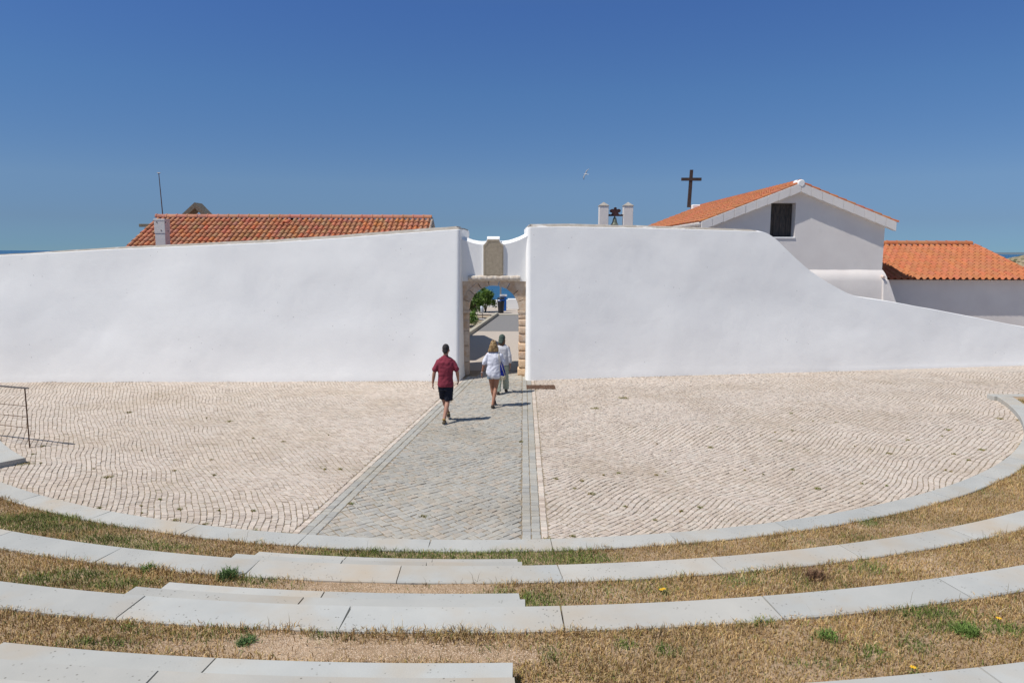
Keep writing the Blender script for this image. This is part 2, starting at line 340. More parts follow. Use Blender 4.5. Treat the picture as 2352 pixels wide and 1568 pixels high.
# ------------------------------------------------------------------ terraces
def ang_end(r): return math.acos(min(1, (CY-YEND)/r))
def arc_pt(r, a): return (CX+r*math.sin(a), CY-r*math.cos(a))
def slab(mb, r0, r1, a0, a1, z, h=.5, ch=.012, gap=.006, c=(1, 1, 1), wob=0):
    n = max(2, int(abs(a1-a0)*r0/.18)); V = []; F = []
    prof = [(r0, z-h), (r0, z-ch), (r0+ch, z), (r1-ch, z), (r1, z-ch), (r1, z-h)]
    ga = gap/r0; K = len(prof)
    for i in range(n+1):
        a = a0+ga+(a1-a0-2*ga)*i/n
        for r, zz in prof:
            aa = a+(wob*math.sin(r*9+a0*70) if i in (0, n) else 0)
            x, y = arc_pt(r, aa); V.append((x, y, zz))
    for i in range(n):
        for k in range(K-1): F.append((i*K+k, (i+1)*K+k, (i+1)*K+k+1, i*K+k+1))
    F.append(tuple(range(K))); F.append(tuple(n*K+k for k in reversed(range(K))))
    mb.add(V, F, c)
def tint():
    t = rng.uniform(.93, 1.05); w = rng.uniform(-.02, .03); return (t*(1+w), t, t*(1-w))
names = ['lowest curved concrete bench row edging the cobbled plaza', 'second curved concrete bench row up from the cobbled plaza',
         'third curved concrete bench row up, crossed by wide cracks at its joints', 'fourth curved concrete bench row, cut by the bottom edge of the photo', 'uppermost curved concrete bench row right under the viewer']
# joint angles measured where they can be seen
first_joint = {0: R(10.9), 1: R(3.9), 2: R(8.6), 3: R(5.0), 4: R(2.0)}
for i in range(5):
    mb = MB(); ae = ang_end(RI[i]+.1); step = 1.62/RI[i] if i in (0, 1) else 1.72/RI[i]
    js = [first_joint[i]+k*step+rng.uniform(-.004, .004) for k in range(-40, 40)]
    js = [-ae]+[a for a in js if -ae+.02 < a < ae-.02]+[ae]
    for a0, a1 in zip(js[:-1], js[1:]): slab(mb, RI[i], RO[i], a0, a1, RZ[i], h=.55, c=tint(), gap=.005 if i < 2 else .007, wob=.0006)
    mb.cur = (1, 1, 1)
    o = mb.build('bench_row', M['concrete']); tag(o, names[i], 'bench row', 'curved concrete bench rows')
# stair flights: two steps in front of rows 2, 3, 4, 5
flab = {1: 'two concrete steps climbing from the green grass strip to the second bench row',
        2: 'two wide concrete steps in front of the third bench row, with a cracked joint',
        3: 'nearest concrete steps at the bottom left of the photo, before the fourth row', 4: 'two concrete steps directly below the viewer'}
for i in (1, 2, 3, 4):
    root = empty('stair_flight', (*arc_pt(RI[i]-.4, -.06), RZ[i-1])); tag(root, flab[i], 'steps', 'concrete stair flights')
    for k, (dr, zz, al) in enumerate(((.765, RZ[i-1]+(RZ[i]-RZ[i-1])/3, (R(-9.15), R(-9.15), R(-9.3), R(-9.4))[i-1]), (.385, RZ[i-1]+(RZ[i]-RZ[i-1])*2/3, (R(-9.35), R(-9.4), R(-10.2), R(-10.4))[i-1]))):
        zz = {(1, 0): .333, (1, 1): .467}.get((i, k), zz)
        mb = MB(); ar = math.asin((.115-.04*(i-1)*0+ (0 if k == 0 else .02)-CX)/RI[i])
        if i == 3: ar = math.asin((.035+.01*k-CX)/RI[i])
        js = [al, al+(ar-al)*(.33+.04*k+.02*i), al+(ar-al)*(.68 if i == 1 else .62)] if i != 3 else [al, al+(ar-al)*.44]
        js.append(ar)
        if i == 2: js = [al, R(-3.9)-.004*k, ar]
        for a0, a1 in zip(js[:-1], js[1:]): slab(mb, RI[i]-dr, RI[i]-dr+.40 if k == 0 else RI[i]-.004, a0, a1, zz, h=.4, c=tuple(q*(1.03 if k == 0 else .93) for q in tint()), gap=.007, wob=.0006)
        st = mb.build('step', M['concrete'], None); st.parent = root; st.matrix_parent_inverse = Matrix.Translation(-Vector(root.location))
# slab at the left edge (foot of another flight) with its railing
mb = MB(); slab(mb, 13.48, 14.30, R(-60), R(-38.5), .10, h=.14, c=(1, 1, 1)); slab(mb, 13.86, 14.305, R(-60), R(-41.5), .115, h=.1, c=(.97, .97, .97))
o = mb.build('step_slab', M['concrete']); tag(o, 'low concrete step slab at the left edge of the plaza below the handrail', 'step')
# straight kerbs closing the terraces
for s, lb in ((1, 'straight concrete kerb running right from the end of the lowest bench row'), (-1, 'straight concrete kerb left of the plaza beyond the handrail')):
    mb = MB(); x0 = 12.62
    for k in range(9):
        a = CX+s*(x0-CX+.25) + s*k*1.5; b = a+s*1.49; mb.box((min(a, b), YEND+.0, -.3), (max(a, b), YEND+.30, .12), c=tint())
    o = mb.build('kerb', M['concrete'], bevel=.012); tag(o, lb, 'kerb')

# soil strips between rows
def strip_z(r, th, i):
    z0 = RZ[i]-.03; z1 = RZ[i]+.0
    t = (r-RO[i])/(RI[i+1]-RO[i]); P = np.stack([CX+r*np.sin(th), CY-r*np.cos(th)], -1)
    return z0+.028*np.sin(np.pi*np.clip(t, 0, 1))+.016*noise(P, 2.2, 41+i, 2)+.006*noise(P, 9, 47, 2)
for i in range(4):
    r0, r1 = RO[i]-.03, RI[i+1]+.02; a = ang_end((r0+r1)/2)
    nr, na = 22, 700; r = np.linspace(r0, r1, nr); th = np.linspace(-a, a, na); Rg, Tg = np.meshgrid(r, th)
    Z = strip_z(Rg, Tg, i)
    V = np.stack([CX+Rg*np.sin(Tg), np.minimum(CY-Rg*np.cos(Tg), YEND+.02), Z], -1).reshape(-1, 3)
    k = np.arange((na-1)*(nr-1)); a_ = (k//(nr-1))*nr+k % (nr-1); F = np.stack([a_, a_+1, a_+nr+1, a_+nr], 1)[:, ::-1]
    o = mesh_np('soil', V, F, M['soil'], smooth=True); tag(o, kind='structure')
# grass field outside the outermost built rows / right corner
V = [(13.0, YEND-.02, .06), (27, YEND-.02, .06), (27, 8, .06), (20, 4, .06)]

# ------------------------------------------------------------------ grass
def pol(x, y): return math.hypot(x-CX, y-CY), math.atan2(x-CX, -(y-CY))
green_spots = {0: [(-2.4, 8.6, .3, .15, .8), (-2.05, 8.52, .3, .2, 1.1), (-1.6, 8.5, .4, .25, 1.8), (-.94, 8.45, .5, .28, 1.6), (-.13, 8.42, .6, .3, 1.8), (.6, 8.45, .5, .3, 1.7), (1.05, 8.5, .3, .2, .9), (.8, 8.2, .6, .15, .7), (-6.9, 9.7, .9, .25, .8), (-6.3, 9.4, .8, .2, .8), (-5.3, 8.95, .5, .2, .9), (-4.7, 8.75, .6, .18, .9), (5.04, 9.69, .15, .15, 1.0)],
               1: [(-2.57, 6.86, .25, .12, .9), (-4.72, 6.84, .3, .15, .8), (-4.4, 6.98, .3, .15, .9), (-3.9, 6.75, .5, .12, .7), (.27, 6.4, .25, .25, .8), (-.2, 6.6, .3, .12, .7), (2.3, 6.9, .2, .15, .5), (3.8, 7.2, .2, .15, .6), (-1.0, 6.7, .08, .1, .5), (-2.1, 6.72, .15, .08, .7)],
               2: [(-1.45, 5.1, .12, .1, .8), (-.14, 4.9, .08, .1, .9), (.29, 4.87, .08, .1, .8), (-3.05, 4.98, .3, .06, 1.0), (-2.9, 5.2, .2, .08, .5), (-2.3, 5.1, .25, .1, .5), (.85, 5.0, .08, .07, 1.1), (1.14, 4.94, .08, .08, 1.2), (3.41, 5.5, .3, .12, .9), (3.45, 5.26, .25, .1, 1.0), (3.0, 5.0, .12, .12, .9), (3.83, 5.2, .2, .08, .9), (2.63, 4.89, .12, .1, .8), (2.2, 4.75, .25, .08, .6), (2.0, 5.35, .15, .06, .7)],
               3: []}
bare_spots = {0: [(-2.1, 8.35, .2, .08, .8)], 1: [(-1.5, 6.75, .9, .25, 1.15), (-.6, 6.7, .5, .2, 1.1), (-2.3, 6.7, .3, .12, .7)], 2: [(-.9, 4.9, .9, .16, 1.25), (-1.7, 4.98, .5, .16, 1.15), (-.1, 4.85, .35, .12, 1.1), (-2.5, 4.95, .4, .1, .7)], 3: []}
def field(P, spots):
    out = np.zeros(len(P))
    for (x, y, sx, sy, a) in spots: out = np.maximum(out, a*np.exp(-((P[:, 0]-x)/sx)**2-((P[:, 1]-y)/sy)**2))
    return out
dry = np.array([(.56, .385, .18), (.44, .285, .13), (.64, .48, .25), (.31, .19, .085), (.51, .34, .145), (.40, .30, .10)])
grn = np.array([(.15, .21, .045), (.20, .26, .06), (.13, .17, .045), (.27, .28, .09), (.14, .19, .06)])
def blades(P, z, L, W, cols, lean=.9):
    n = len(P); a = rng.uniform(0, 2*np.pi, n); d = np.stack([np.cos(a), np.sin(a)], 1)
    b = rng.uniform(0, 2*np.pi, n); wd = np.stack([np.cos(b), np.sin(b)], 1)*(W[:, None]/2)
    ln = rng.uniform(.25, lean, n)[:, None]; L = L[:, None]
    h = np.sqrt(np.clip(1-(ln*.8)**2, .1, 1))
    b0 = np.concatenate([P-wd, z[:, None]-.008], 1); b1 = np.concatenate([P+wd, z[:, None]-.008], 1)
    m = P+d*L*ln*.35; mz = z[:, None]+L*h*.62
    m0 = np.concatenate([m-wd*.8, mz], 1); m1 = np.concatenate([m+wd*.8, mz], 1)
    t = np.concatenate([P+d*L*ln, z[:, None]+L*h*.85], 1)
    V = np.stack([b0, b1, m0, m1, t], 1).reshape(-1, 3); k = np.arange(n)[:, None]*5
    return V, [k+np.array([[0, 1, 3, 2]]), k+np.array([[2, 3, 4]])], np.repeat(cols, 5, 0)
def join(parts):
    V = []; Q = []; T = []; C = []; o_ = 0
    for v, (q, t), c in parts: V.append(v); Q.append(q+o_); T.append(t+o_); C.append(c); o_ += len(v)
    return np.vstack(V), [np.vstack(Q), np.vstack(T)], np.vstack(C)
vis = {0: R(70), 1: R(70), 2: R(62), 3: R(24)}
dens = {0: 3800, 1: 4600, 2: 5600, 3: 2500}
def in_stairs(r, th, i):   # footprint of the steps
    j = i+1
    return (r > RI[j]-.78) & (th > R(-9.35-.25*(j > 2))) & (th < math.asin(((.115, .115, .035, .035)[i]+.59)/RI[j]))
for i in range(4):
    r0, r1 = RO[i]-.045, RI[i+1]-.01; area = (r1*r1-r0*r0)*vis[i]; N_ = int(area*dens[i])
    r = np.sqrt(rng.uniform(r0*r0, r1*r1, N_)); th = rng.uniform(-vis[i], vis[i], N_)
    th[th < R(-48)] *= .9
    P = np.stack([CX+r*np.sin(th), CY-r*np.cos(th)], 1)
    nb = noise(P, 1.6, 51+i, 3); ng = noise(P*np.array([1, 1.6]), .9, 61+i, 3)
    bare = field(P, bare_spots[i])+.22*nb
    g = field(P, green_spots[i])+.55*np.clip(ng-.12, 0, 1)+np.where(th < R(-10), .30*(r-r0)/(r1-r0), 0)*(i < 1)+np.where(th < R(-10), .22*(r-r0)/(r1-r0), 0)*(i == 1)+.12*noise(P, 7, 5, 2)
    keep = ((r > RO[i]-.005) | (noise(P, 6, 85, 2) > (RO[i]-r)*22-.35)) & (rng.random(N_) > np.clip(bare*1.25, 0, .97)) & ~in_stairs(r, th, i) & (P[:, 1] < YEND)
    P, r, th, g, bare = P[keep], r[keep], th[keep], g[keep], bare[keep]; n = len(P)
    isg = rng.random(n) < np.clip(g*1.35, .04, .95)
    C = np.where(isg[:, None], grn[rng.integers(0, 5, n)], dry[rng.integers(0, 6, n)])*(1+.28*noise(P, 3.0, 71, 2))[:, None]*rng.uniform(.7, 1.2, (n, 1))
    L = rng.uniform(.025, .062, n)*(1+.4*noise(P, 2, 81)+.4*np.clip(g, 0, 1)+.45*(r < RO[i]+.12)*(1+noise(P, 5, 83))); W = rng.uniform(.0035, .008, n)
    zz = strip_z(r, th, i); parts = [blades(P, zz, L, W, C, lean=1.1)]
    # straw stalks lying about and a few standing ones
    m = int(area*9); rr = np.sqrt(rng.uniform(r0*r0, r1*r1, m)); tt = rng.uniform(-vis[i], vis[i], m); ok = ~in_stairs(rr, tt, i); rr, tt = rr[ok], tt[ok]
    PP = np.stack([CX+rr*np.sin(tt), CY-rr*np.cos(tt)], 1); m = len(PP)
    parts.append(blades(PP, strip_z(rr, tt, i)+.02, rng.uniform(.08, .2, m), np.full(m, .004), np.tile([[.62, .52, .34]], (m, 1))*rng.uniform(.7, 1.1, (m, 1)), lean=1.24))
    m = int(area*2.0); rr = rng.choice([r0+.03, r0+.05, r0+.1], m)+rng.uniform(0, .05, m); tt = rng.uniform(-vis[i], vis[i], m)
    PP = np.stack([CX+rr*np.sin(tt), CY-rr*np.cos(tt)], 1)
    parts.append(blades(PP, strip_z(rr, tt, i), rng.uniform(.07, .17, m), np.full(m, .004), np.tile([[.16, .13, .07]], (m, 1)), lean=.7))
    V, F, C = join(parts)
    o = mesh_np('grass', V, F, M['blade'], colors=C); tag(o, ['mixed dry and green grass strip behind the lowest bench row', 'dry brown grass strip between the second and third bench rows', 'broad dry grass strip between the third and fourth bench rows', 'dry grass strip above the fourth bench row'][i], 'grass', kind='stuff')
# pebbles on the bare patches beside the steps
P = []; Zp = []
for i, (x0, x1) in ((1, (-3.2, .2)), (2, (-3.3, .6))):
    m = 26000 if i == 2 else 13000; rr = rng.uniform(RO[i], RI[i+1]-.77, m); xx = rng.uniform(x0, x1, m); tt = np.arcsin((xx-CX)/rr); q = np.stack([CX+rr*np.sin(tt), CY-rr*np.cos(tt)], 1)
    k = rng.random(m) < np.clip(field(q, bare_spots[i])+.1, 0, 1); P.append(q[k]); Zp.append(strip_z(rr, tt, i)[k])
P = np.vstack(P); Zp = np.concatenate(Zp); n = len(P); s = rng.uniform(.003, .007, n)
oc = np.array([(1, 0, 0), (0, 1, 0), (-1, 0, 0), (0, -1, 0), (0, 0, 1)], float)
V = oc[None]*s[:, None, None]*rng.uniform(.6, 1.3, (n, 5, 1))+np.concatenate([P, Zp[:, None]], 1)[:, None]
k = np.arange(n)[:, None]*5; F = np.concatenate([k+np.array([[a, (a+1) % 4, 4]]) for a in range(4)])
C = np.repeat(np.array([(.60, .46, .33), (.40, .28, .18), (.68, .55, .42), (.50, .36, .24)])[rng.integers(0, 4, n)], 5, 0)
o = mesh_np('gravel', V.reshape(-1, 3), F, M['blade'], colors=C); tag(o, 'loose pale gravel on bare patches beside the concrete steps', 'gravel', kind='stuff')
# tufts growing out of the cobble joints and along the wall foot
tufts = [(-7.0, 12.0, .07), (-4.9, 10.0, .05), (-5.6, 10.1, .08), (-5.05, 10.45, .03), (-3.6, 9.6, .05), (-8.95, 12.75, .10), (-3.9, 10.4, .03), (-6.3, 10.5, .03), (-5.9, 9.9, .04), (-4.4, 9.85, .04), (-3.2, 9.5, .05),
         (1.3, 11.2, .05), (1.9, 12.3, .03), (2.9, 10.6, .03), (5.1, 11.5, .04), (7.4, 13.6, .04), (6.2, 10.9, .05), (9.4, 13.9, .05), (9.7, 15.5, .05), (4.0, 14.0, .04), (2.1, 17.6, .10), (3.0, 18.9, .12), (11.6, 16.6, .06), (9.9, 12.9, .08), (8.7, 12.0, .06), (-9.3, 17, .05), (-6.5, 16.1, .05), (-3.1, 12.5, .03), (.2, 14.4, .03), (-1.3, 10.2, .04), (.5, 9.35, .05), (-2.5, 10.7, .04)]
for _ in range(70):
    a_ = rng.uniform(R(-44), R(60)); r_ = 14.2-abs(rng.normal(0, 2.4)); tx_, ty_ = CX+r_*math.sin(a_), CY-r_*math.cos(a_)
    if not -3.1 < tx_ < .7: tufts.append((tx_, ty_, rng.uniform(.010, .03)))
parts = []
for x, y, s in tufts:
    n = int(2600*s); P = np.array([[x, y]])+rng.normal(0, s*.7, (n, 2))*np.array([1, .8]); g = rng.random(n) < .6
    parts.append(blades(P, np.full(n, -.004), rng.uniform(.012, .045, n), rng.uniform(.004, .008, n), np.where(g[:, None], grn[rng.integers(0, 5, n)], dry[rng.integers(0, 6, n)])))
n = 2200; P = np.stack([rng.uniform(-17, 22, n), np.zeros(n)], 1); P[:, 1] = wall_y(P[:, 0])-.01-np.abs(rng.normal(0, .02, n)); k = (noise(P, .8, 91, 2) > .05) & ~((P[:, 0] > -1.6) & (P[:, 0] < .45)); P = P[k]; n = len(P)
parts.append(blades(P, np.full(n, -.004), rng.uniform(.02, .05, n), rng.uniform(.005, .01, n), dry[rng.integers(0, 6, n)]*.7))
n = 6000; a = rng.uniform(R(-47), R(74), n); rr = 14.30-np.abs(rng.normal(0, .03, n)); P = np.stack([CX+rr*np.sin(a), CY-rr*np.cos(a)], 1); k = noise(P, 1.1, 95, 2) > .1; P = P[k]; n = len(P); g = rng.random(n) < .35
parts.append(blades(P, np.full(n, -.004), rng.uniform(.012, .04, n), rng.uniform(.004, .008, n), np.where(g[:, None], grn[rng.integers(0, 5, n)], dry[rng.integers(0, 6, n)])))
V, F, C = join(parts); o = mesh_np('grass', V, F, M['blade'], colors=C); tag(o, 'tiny weeds and dry tufts in the joints of the cobbled plaza', 'weeds', kind='stuff')
# weed plants one can single out
def weed(x, y, z, s, colr, label, n=90, up=.5, flowers=0):
    root = empty('weed_plant', (x, y, z)); tag(root, label, 'weed', 'weeds growing in the terrace grass')
    P = rng.normal(0, s*.35, (n, 2)); L = rng.uniform(.5, 1.0, n)*s; C = np.array(colr)*rng.uniform(.7, 1.25, (n, 1))
    v, f, c = blades(P, np.zeros(n), L, rng.uniform(.006, .012, n), C, lean=up)
    mesh_np('leaves', v, f, M['blade'], root, colors=c)
    if flowers:
        for k in range(flowers):
            mb = MB(); px, py = rng.normal(0, s*.25, 2); hh = s*rng.uniform(.6, 1.0); mb.tube([(px, py, 0), (px, py, hh)], .0025, 5, c=(.15, .2, .05))
            for j in range(7):
                a = j*2*math.pi/7; mb.add([(px, py, hh), (px+.017*math.cos(a-.3), py+.017*math.sin(a-.3), hh+.006), (px+.024*math.cos(a), py+.024*math.sin(a), hh+.004), (px+.017*math.cos(a+.3), py+.017*math.sin(a+.3), hh+.006)], [(0, 1, 2, 3)], (.9, .55, .02))
            mb.build('flower', M['blade'], root)
G1 = (.16, .24, .06); G2 = (.14, .22, .08); B1 = (.22, .13, .08)
weed(-2.89, 6.94, RZ[1]-.01, .12, G2, 'dark green weed clump above the left end of the third-row steps', 330)
weed(-3.79, 7.10, RZ[1]-.02, .11, G1, 'green weed with thin stalks against the second bench row, left', 120, .9)
weed(-1.98, 5.01, RZ[2]-.02, .09, G2, 'round green weed on bare gravel above the nearest steps', 200, 1.15)
weed(2.40, 5.10, RZ[2]-.01, .10, G1, 'spreading green weed right of centre in the broad dry grass strip', 150, 1.15)
weed(3.10, 6.93, RZ[1], .15, B1, 'bushy brownish weed leaning on the second bench row right of centre', 170, .95)
weed(1.10, 5.14, RZ[2]-.01, .13, (.2, .15, .08), 'small spray of bristly seed heads beside a joint of the third row', 10, .8)
weed(3.50, 5.16, RZ[2]-.01, .12, G1, 'long green grassy weed toward the right edge of the broad strip', 300, 1.15)
weed(3.86, 5.30, RZ[2]-.01, .08, G1, 'thin weed with a single yellow flower near the right edge', 16, .8, 1)
weed(2.80, 4.63, RZ[2]-.01, .06, G1, 'small weed with yellow flower beside the fourth bench row', 14, .8, 1)
weed(1.50, 6.60, RZ[1]-.01, .07, (.16, .2, .06), 'weed with two tiny yellow flowers in the strip before the third row', 16, .8, 2)

# ------------------------------------------------------------------ fortress walls
def lerp(pts, x):
    xs_, zs_ = zip(*pts); return np.interp(x, xs_, zs_)
BAT = .20
def rampart(pathpts, topf, name, label, side, capmat_range):
    """pathpts base polyline incl. return round the gate corner; side=+1 if the return is at the end"""
    P = np.array(pathpts, float)
    seg = np.hypot(*np.diff(P, axis=0).T); s = np.concatenate([[0], np.cumsum(seg)])
    n = int(s[-1]/.10); ss = np.unique(np.concatenate([np.linspace(0, s[-1], n), s]))
    Q = np.stack([np.interp(ss, s, P[:, 0]), np.interp(ss, s, P[:, 1])], 1)
    T = np.gradient(Q, axis=0); T /= np.hypot(*T.T)[:, None]; Nn = np.stack([T[:, 1], -T[:, 0]], 1)     # outward (towards camera)
    # smooth normals
    for _ in range(2): Nn = np.vstack([Nn[:1], (Nn[:-2]+2*Nn[1:-1]+Nn[2:])/4, Nn[-1:]]); Nn /= np.hypot(*Nn.T)[:, None]
    top = topf(Q[:, 0]); kk = np.hanning(9)[1:-1]; kk /= kk.sum(); top = np.convolve(np.pad(top, 3, mode='edge'), kk, 'valid'); m = 44; t = np.linspace(0, 1, m)
    H = top[:, None]*t[None]
    B = np.stack([np.repeat(Q[:, :1], m, 1), Q[:, 1:2]+BAT*H, H-.12*(t[None] == 0)], -1)
    d = .062*noise(B*np.array([.6, 1, 1]), .55, 101, 2)+.008*noise(B, 1.8, 103, 2)+.0012*noise(B, 8, 107, 2)
    xc = -1.55 if side > 0 else .45; dm_ = np.clip((np.abs(B[..., 0]-xc)-.15)/1.4, 0, 1); d = d*(.06+.94*dm_*dm_*(3-2*dm_))
    flare = .022*np.exp(-H/.10)
    B[..., :2] += Nn[:, None]*(d+flare)[..., None]*np.clip(t[None, :, None]*40+1, 0, 1)
    # cap: bevelled strip that rises as it goes back
    front = B[:, -1]; inw = -Nn
    def capz(x): return capmat_range(x)
    dep, rise = capz(Q[:, 0])
    cf = np.clip(Nn[:, 0]**2*2, 0, 1); dep = dep*(1-cf)+.05*cf; rise = rise*(1-cf*.5)
    c1 = front+np.concatenate([inw*.03, np.full((len(Q), 1), .012)], 1)
    c2 = front+np.concatenate([inw*dep[:, None], rise[:, None]], 1); c2[:, 2] += .012*noise(c2, 1.5, 111, 2)
    yb = wall_y(np.clip(Q[:, 0], -40, 40))+BAT*top+1.45
    xb = Q[:, 0] if True else None
    xb = np.minimum(Q[:, 0], -1.52) if side > 0 else np.maximum(Q[:, 0], .52)
    c3 = np.stack([np.where(np.abs(Nn[:, 0]) > .4, c2[:, 0]+inw[:, 0]*.02, xb), np.where(np.abs(Nn[:, 0]) > .4, c2[:, 1]+.01, yb), np.where(np.abs(Nn[:, 0]) > .4, c2[:, 2]-.01, c2[:, 2]+.02)], 1)
    c4 = c3.copy(); c4[:, 2] = -.2
    root = empty(name, (float(Q[len(Q)//2, 0]), float(Q[len(Q)//2, 1]), 0)); tag(root, label, 'wall', 'white fortress walls'); inv = Matrix.Translation(-Vector(root.location))
    nn = len(Q); V = B.reshape(-1, 3); k = np.arange((nn-1)*(m-1)); a_ = (k//(m-1))*m+k % (m-1); F = np.stack([a_, a_+m, a_+m+1, a_+1], 1)
    o = mesh_np('wall_face', V, F, M['white'], root, smooth=True); o.matrix_parent_inverse = inv
    V = np.stack([front, c1, c2, c3, c4], 1).reshape(-1, 3); k = np.arange((nn-1)*4); a_ = (k//4)*5+k % 4
    F = np.stack([a_, a_+5, a_+6, a_+1], 1)
    o = mesh_np('wall_coping', V, F, M['cap'], root, smooth=False); o.matrix_parent_inverse = inv
    # the lip and the lower, whitewashed coping
    o.data.materials.append(M['white']); mi = np.zeros(len(o.data.polygons), np.int32)
    for p in o.data.polygons:
        j = p.index % 4; x = p.center.x
        if j == 0 or j == 3 or (side < 0 and x > 8.05): mi[p.index] = 1
    o.data.polygons.foreach_set("material_index", mi)
def arc(cx, cy, r, a0, a1, n=6): return [(cx+r*math.cos(R(a0+(a1-a0)*k/n)), cy+r*math.sin(R(a0+(a1-a0)*k/n))) for k in range(n+1)]
PIT = math.atan(206/1640.0)
def cam_z(ydisp, Y, xd=1176):
    yc = 784-(ydisp-(xd-1176)*.00304); return 3.9+Y*(yc*math.cos(PIT)-1640*math.sin(PIT))/(1640*math.cos(PIT)+yc*math.sin(PIT))
def cam_x(xd, Y, yd=560):
    yc = 784-yd; return Y*(xd-1176)/(1640*math.cos(PIT)+yc*math.sin(PIT))
# left: top edge heights (front edge), measured
Ltop = [(-45, 2.0), (-30, 3.0), (-15.4, 3.73), (-12.2, 3.92), (-7.4, 4.14), (-5.5, 4.27), (-4.0, 4.39), (-1.5, 4.58), (2, 4.6)]
Lp = [(-34, 20.43), (-1.72, 21.33)]+arc(-1.72, 21.46, .13, -90, 0)[1:]+[(-1.49, 22.6), (-1.46, 23.6)]
rampart(Lp, lambda x: lerp(Ltop, x), 'rampart_wall', 'long white battered wall left of the gate, its top rising toward the gate', 1, lambda x: (np.full(len(x), .28), np.interp(x, [-34, -15, -9, -1.5], [.05, .055, .10, .12])))
# right: flat top, then an S-shaped drop
def rz(xd, yd):
    # point of the sloped wall face seen at display pixel: solve x on the wall line with batter
    Yw = 21.5; 
    for _ in range(30):
        X_ = cam_x(xd, Yw, yd); z_ = cam_z(yd, Yw, xd); Yw = float(wall_y(np.array(max(X_, 0.0))))+BAT*z_
    return X_, z_
rp = [(1213, 522.5), (1298, 521.5), (1450, 524), (1600, 528), (1675, 530.3), (1758, 533), (1781, 549), (1815, 583.7), (1858.5, 621), (1901.7, 650), (1953.6, 678), (1988, 685), (2051, 694), (2150, 712.5), (2236.6, 729), (2352, 751.5)]
Rtop = [(-2, rz(1213, 522.5)[1])]+[rz(*p) for p in rp]+[(22, .7), (26, .35), (40, .3)]
Rp = [(.40, 23.6), (.42, 22.6)]+arc(.56, 21.63, .13, 180, 270)+[(30, 21.48+(30-.46)*.1875)]
def rcap(x):
    return np.interp(x, [0, 7.9, 8.3, 12, 30], [.28, .28, .14, .12, .12]), np.interp(x, [0, 7.9, 8.3, 12, 30], [.12, .09, .03, .02, .02])
rampart(Rp, lambda x: lerp(Rtop, x), 'rampart_wall', 'long white battered wall right of the gate, its top dropping in a curve', -1, rcap)

# ------------------------------------------------------------------ gateway
GY = 22.40
gate = empty('gateway', (-.58, GY, 0)); tag(gate, 'old limestone archway with white parapet and blank stone plaque between the ramparts', 'gateway')
def gp(o): o.parent = gate; o.matrix_parent_inverse = Matrix.Translation(-Vector(gate.location)); return o
def gx(c): return cam_x((c/3.5625+1020)*.9408, GY, 590)
def gz(c): return cam_z((c/3.5625+520)*.9408, GY)
GCX, GR, GZS = -.575, .785, 2.06
# parapet: front face with concave shoulders, sloping top
fr = [(375, 222), (400, 235), (425, 243), (480, 262), (540, 272), (572, 272)]
fr2 = [(740, 268), (790, 262), (830, 250), (880, 232), (935, 205), (960, 190)]
front = [(gx(a), gz(b)) for a, b in fr]+[(gx(742), gz(269))]+[(gx(a), gz(b)) for a, b in fr2[1:]]
xs_ = np.linspace(-1.75, .68, 70); zf = np.interp(xs_, [p[0] for p in front], [p[1] for p in front])
V = []; F = []
for x, z in zip(xs_, zf):
    V += [(x, GY+.0, 2.98), (x, GY+.0, (2.98+z)/2), (x, GY+.0, z-.01), (x, GY+.012, z), (x, GY+.42, z+.10), (x, GY+.45, z+.09), (x, GY+.45, 3.0)]
for k in range(len(xs_)-1):
    for j in range(6): F.append((k*7+j, (k+1)*7+j, (k+1)*7+j+1, k*7+j+1))
mb = MB(); mb.add(V, F)
# rear mass over the passage and the passage sides (wider than the arch)
mb.box((-1.9, GY+.46, 2.95), (.9, 24.5, 3.75)); mb.box((-2.6, GY+.5, -.1), (-1.62, 24.5, 2.95)); mb.box((.60, GY+.5, -.1), (1.4, 24.5, 2.95))
gp(mb.build('parapet', M['white']))
# plaque pier with white rim, stone panel
px0, px1 = gx(563), gx(748); pz0 = gz(552); pts = [(563, 552), (563, 275), (580, 262), (594, 244), (602, 226), (706, 226), (712, 244), (724, 258), (748, 272), (748, 552)]
poly = [(gx(a), gz(b)) for a, b in pts]
mb = MB(); mb.prism(poly, GY-.045, GY+.2)
top = [(gx(601), gz(226)), (gx(707), gz(226))]
mb.add([(top[0][0], GY-.045, top[0][1]), (top[1][0], GY-.045, top[1][1]), (top[1][0]+.01, GY+.32, top[1][1]+.085), (top[0][0]-.01, GY+.32, top[0][1]+.085), (top[0][0], GY+.32, 3.6), (top[1][0], GY+.32, 3.6)], [(0, 1, 2, 3), (0, 3, 4), (1, 5, 2), (3, 2, 5, 4)])
gp(mb.build('plaque_pier', M['white'], bevel=.008))
ins = .022; cxp = (px0+px1)/2
pin = [(cxp+(x-cxp)*(1-2*ins/(px1-px0)), z-(.02 if z > pz0+.1 else -.003)) for x, z in poly]
mb = MB(); mb.prism(pin, GY-.065, GY-.04, c=(1, 1, 1)); pq = mb.build('plaque', M['plaque'], bevel=.006); gp(pq)
pin2 = [(cxp+(x-cxp)*.86, pz0+.05+(z-pz0)*.90) for x, z in pin]
# incised border line on the plaque
mb = MB(); n = len(pin2)
for k in range(n):
    a, b = Vector((pin2[k][0], GY-.068, pin2[k][1])), Vector((pin2[(k+1) % n][0], GY-.068, pin2[(k+1) % n][1])); mb.tube([a, b], .0045, 6)
bo = mb.build('border', M['plaque'], None); bo.parent = pq
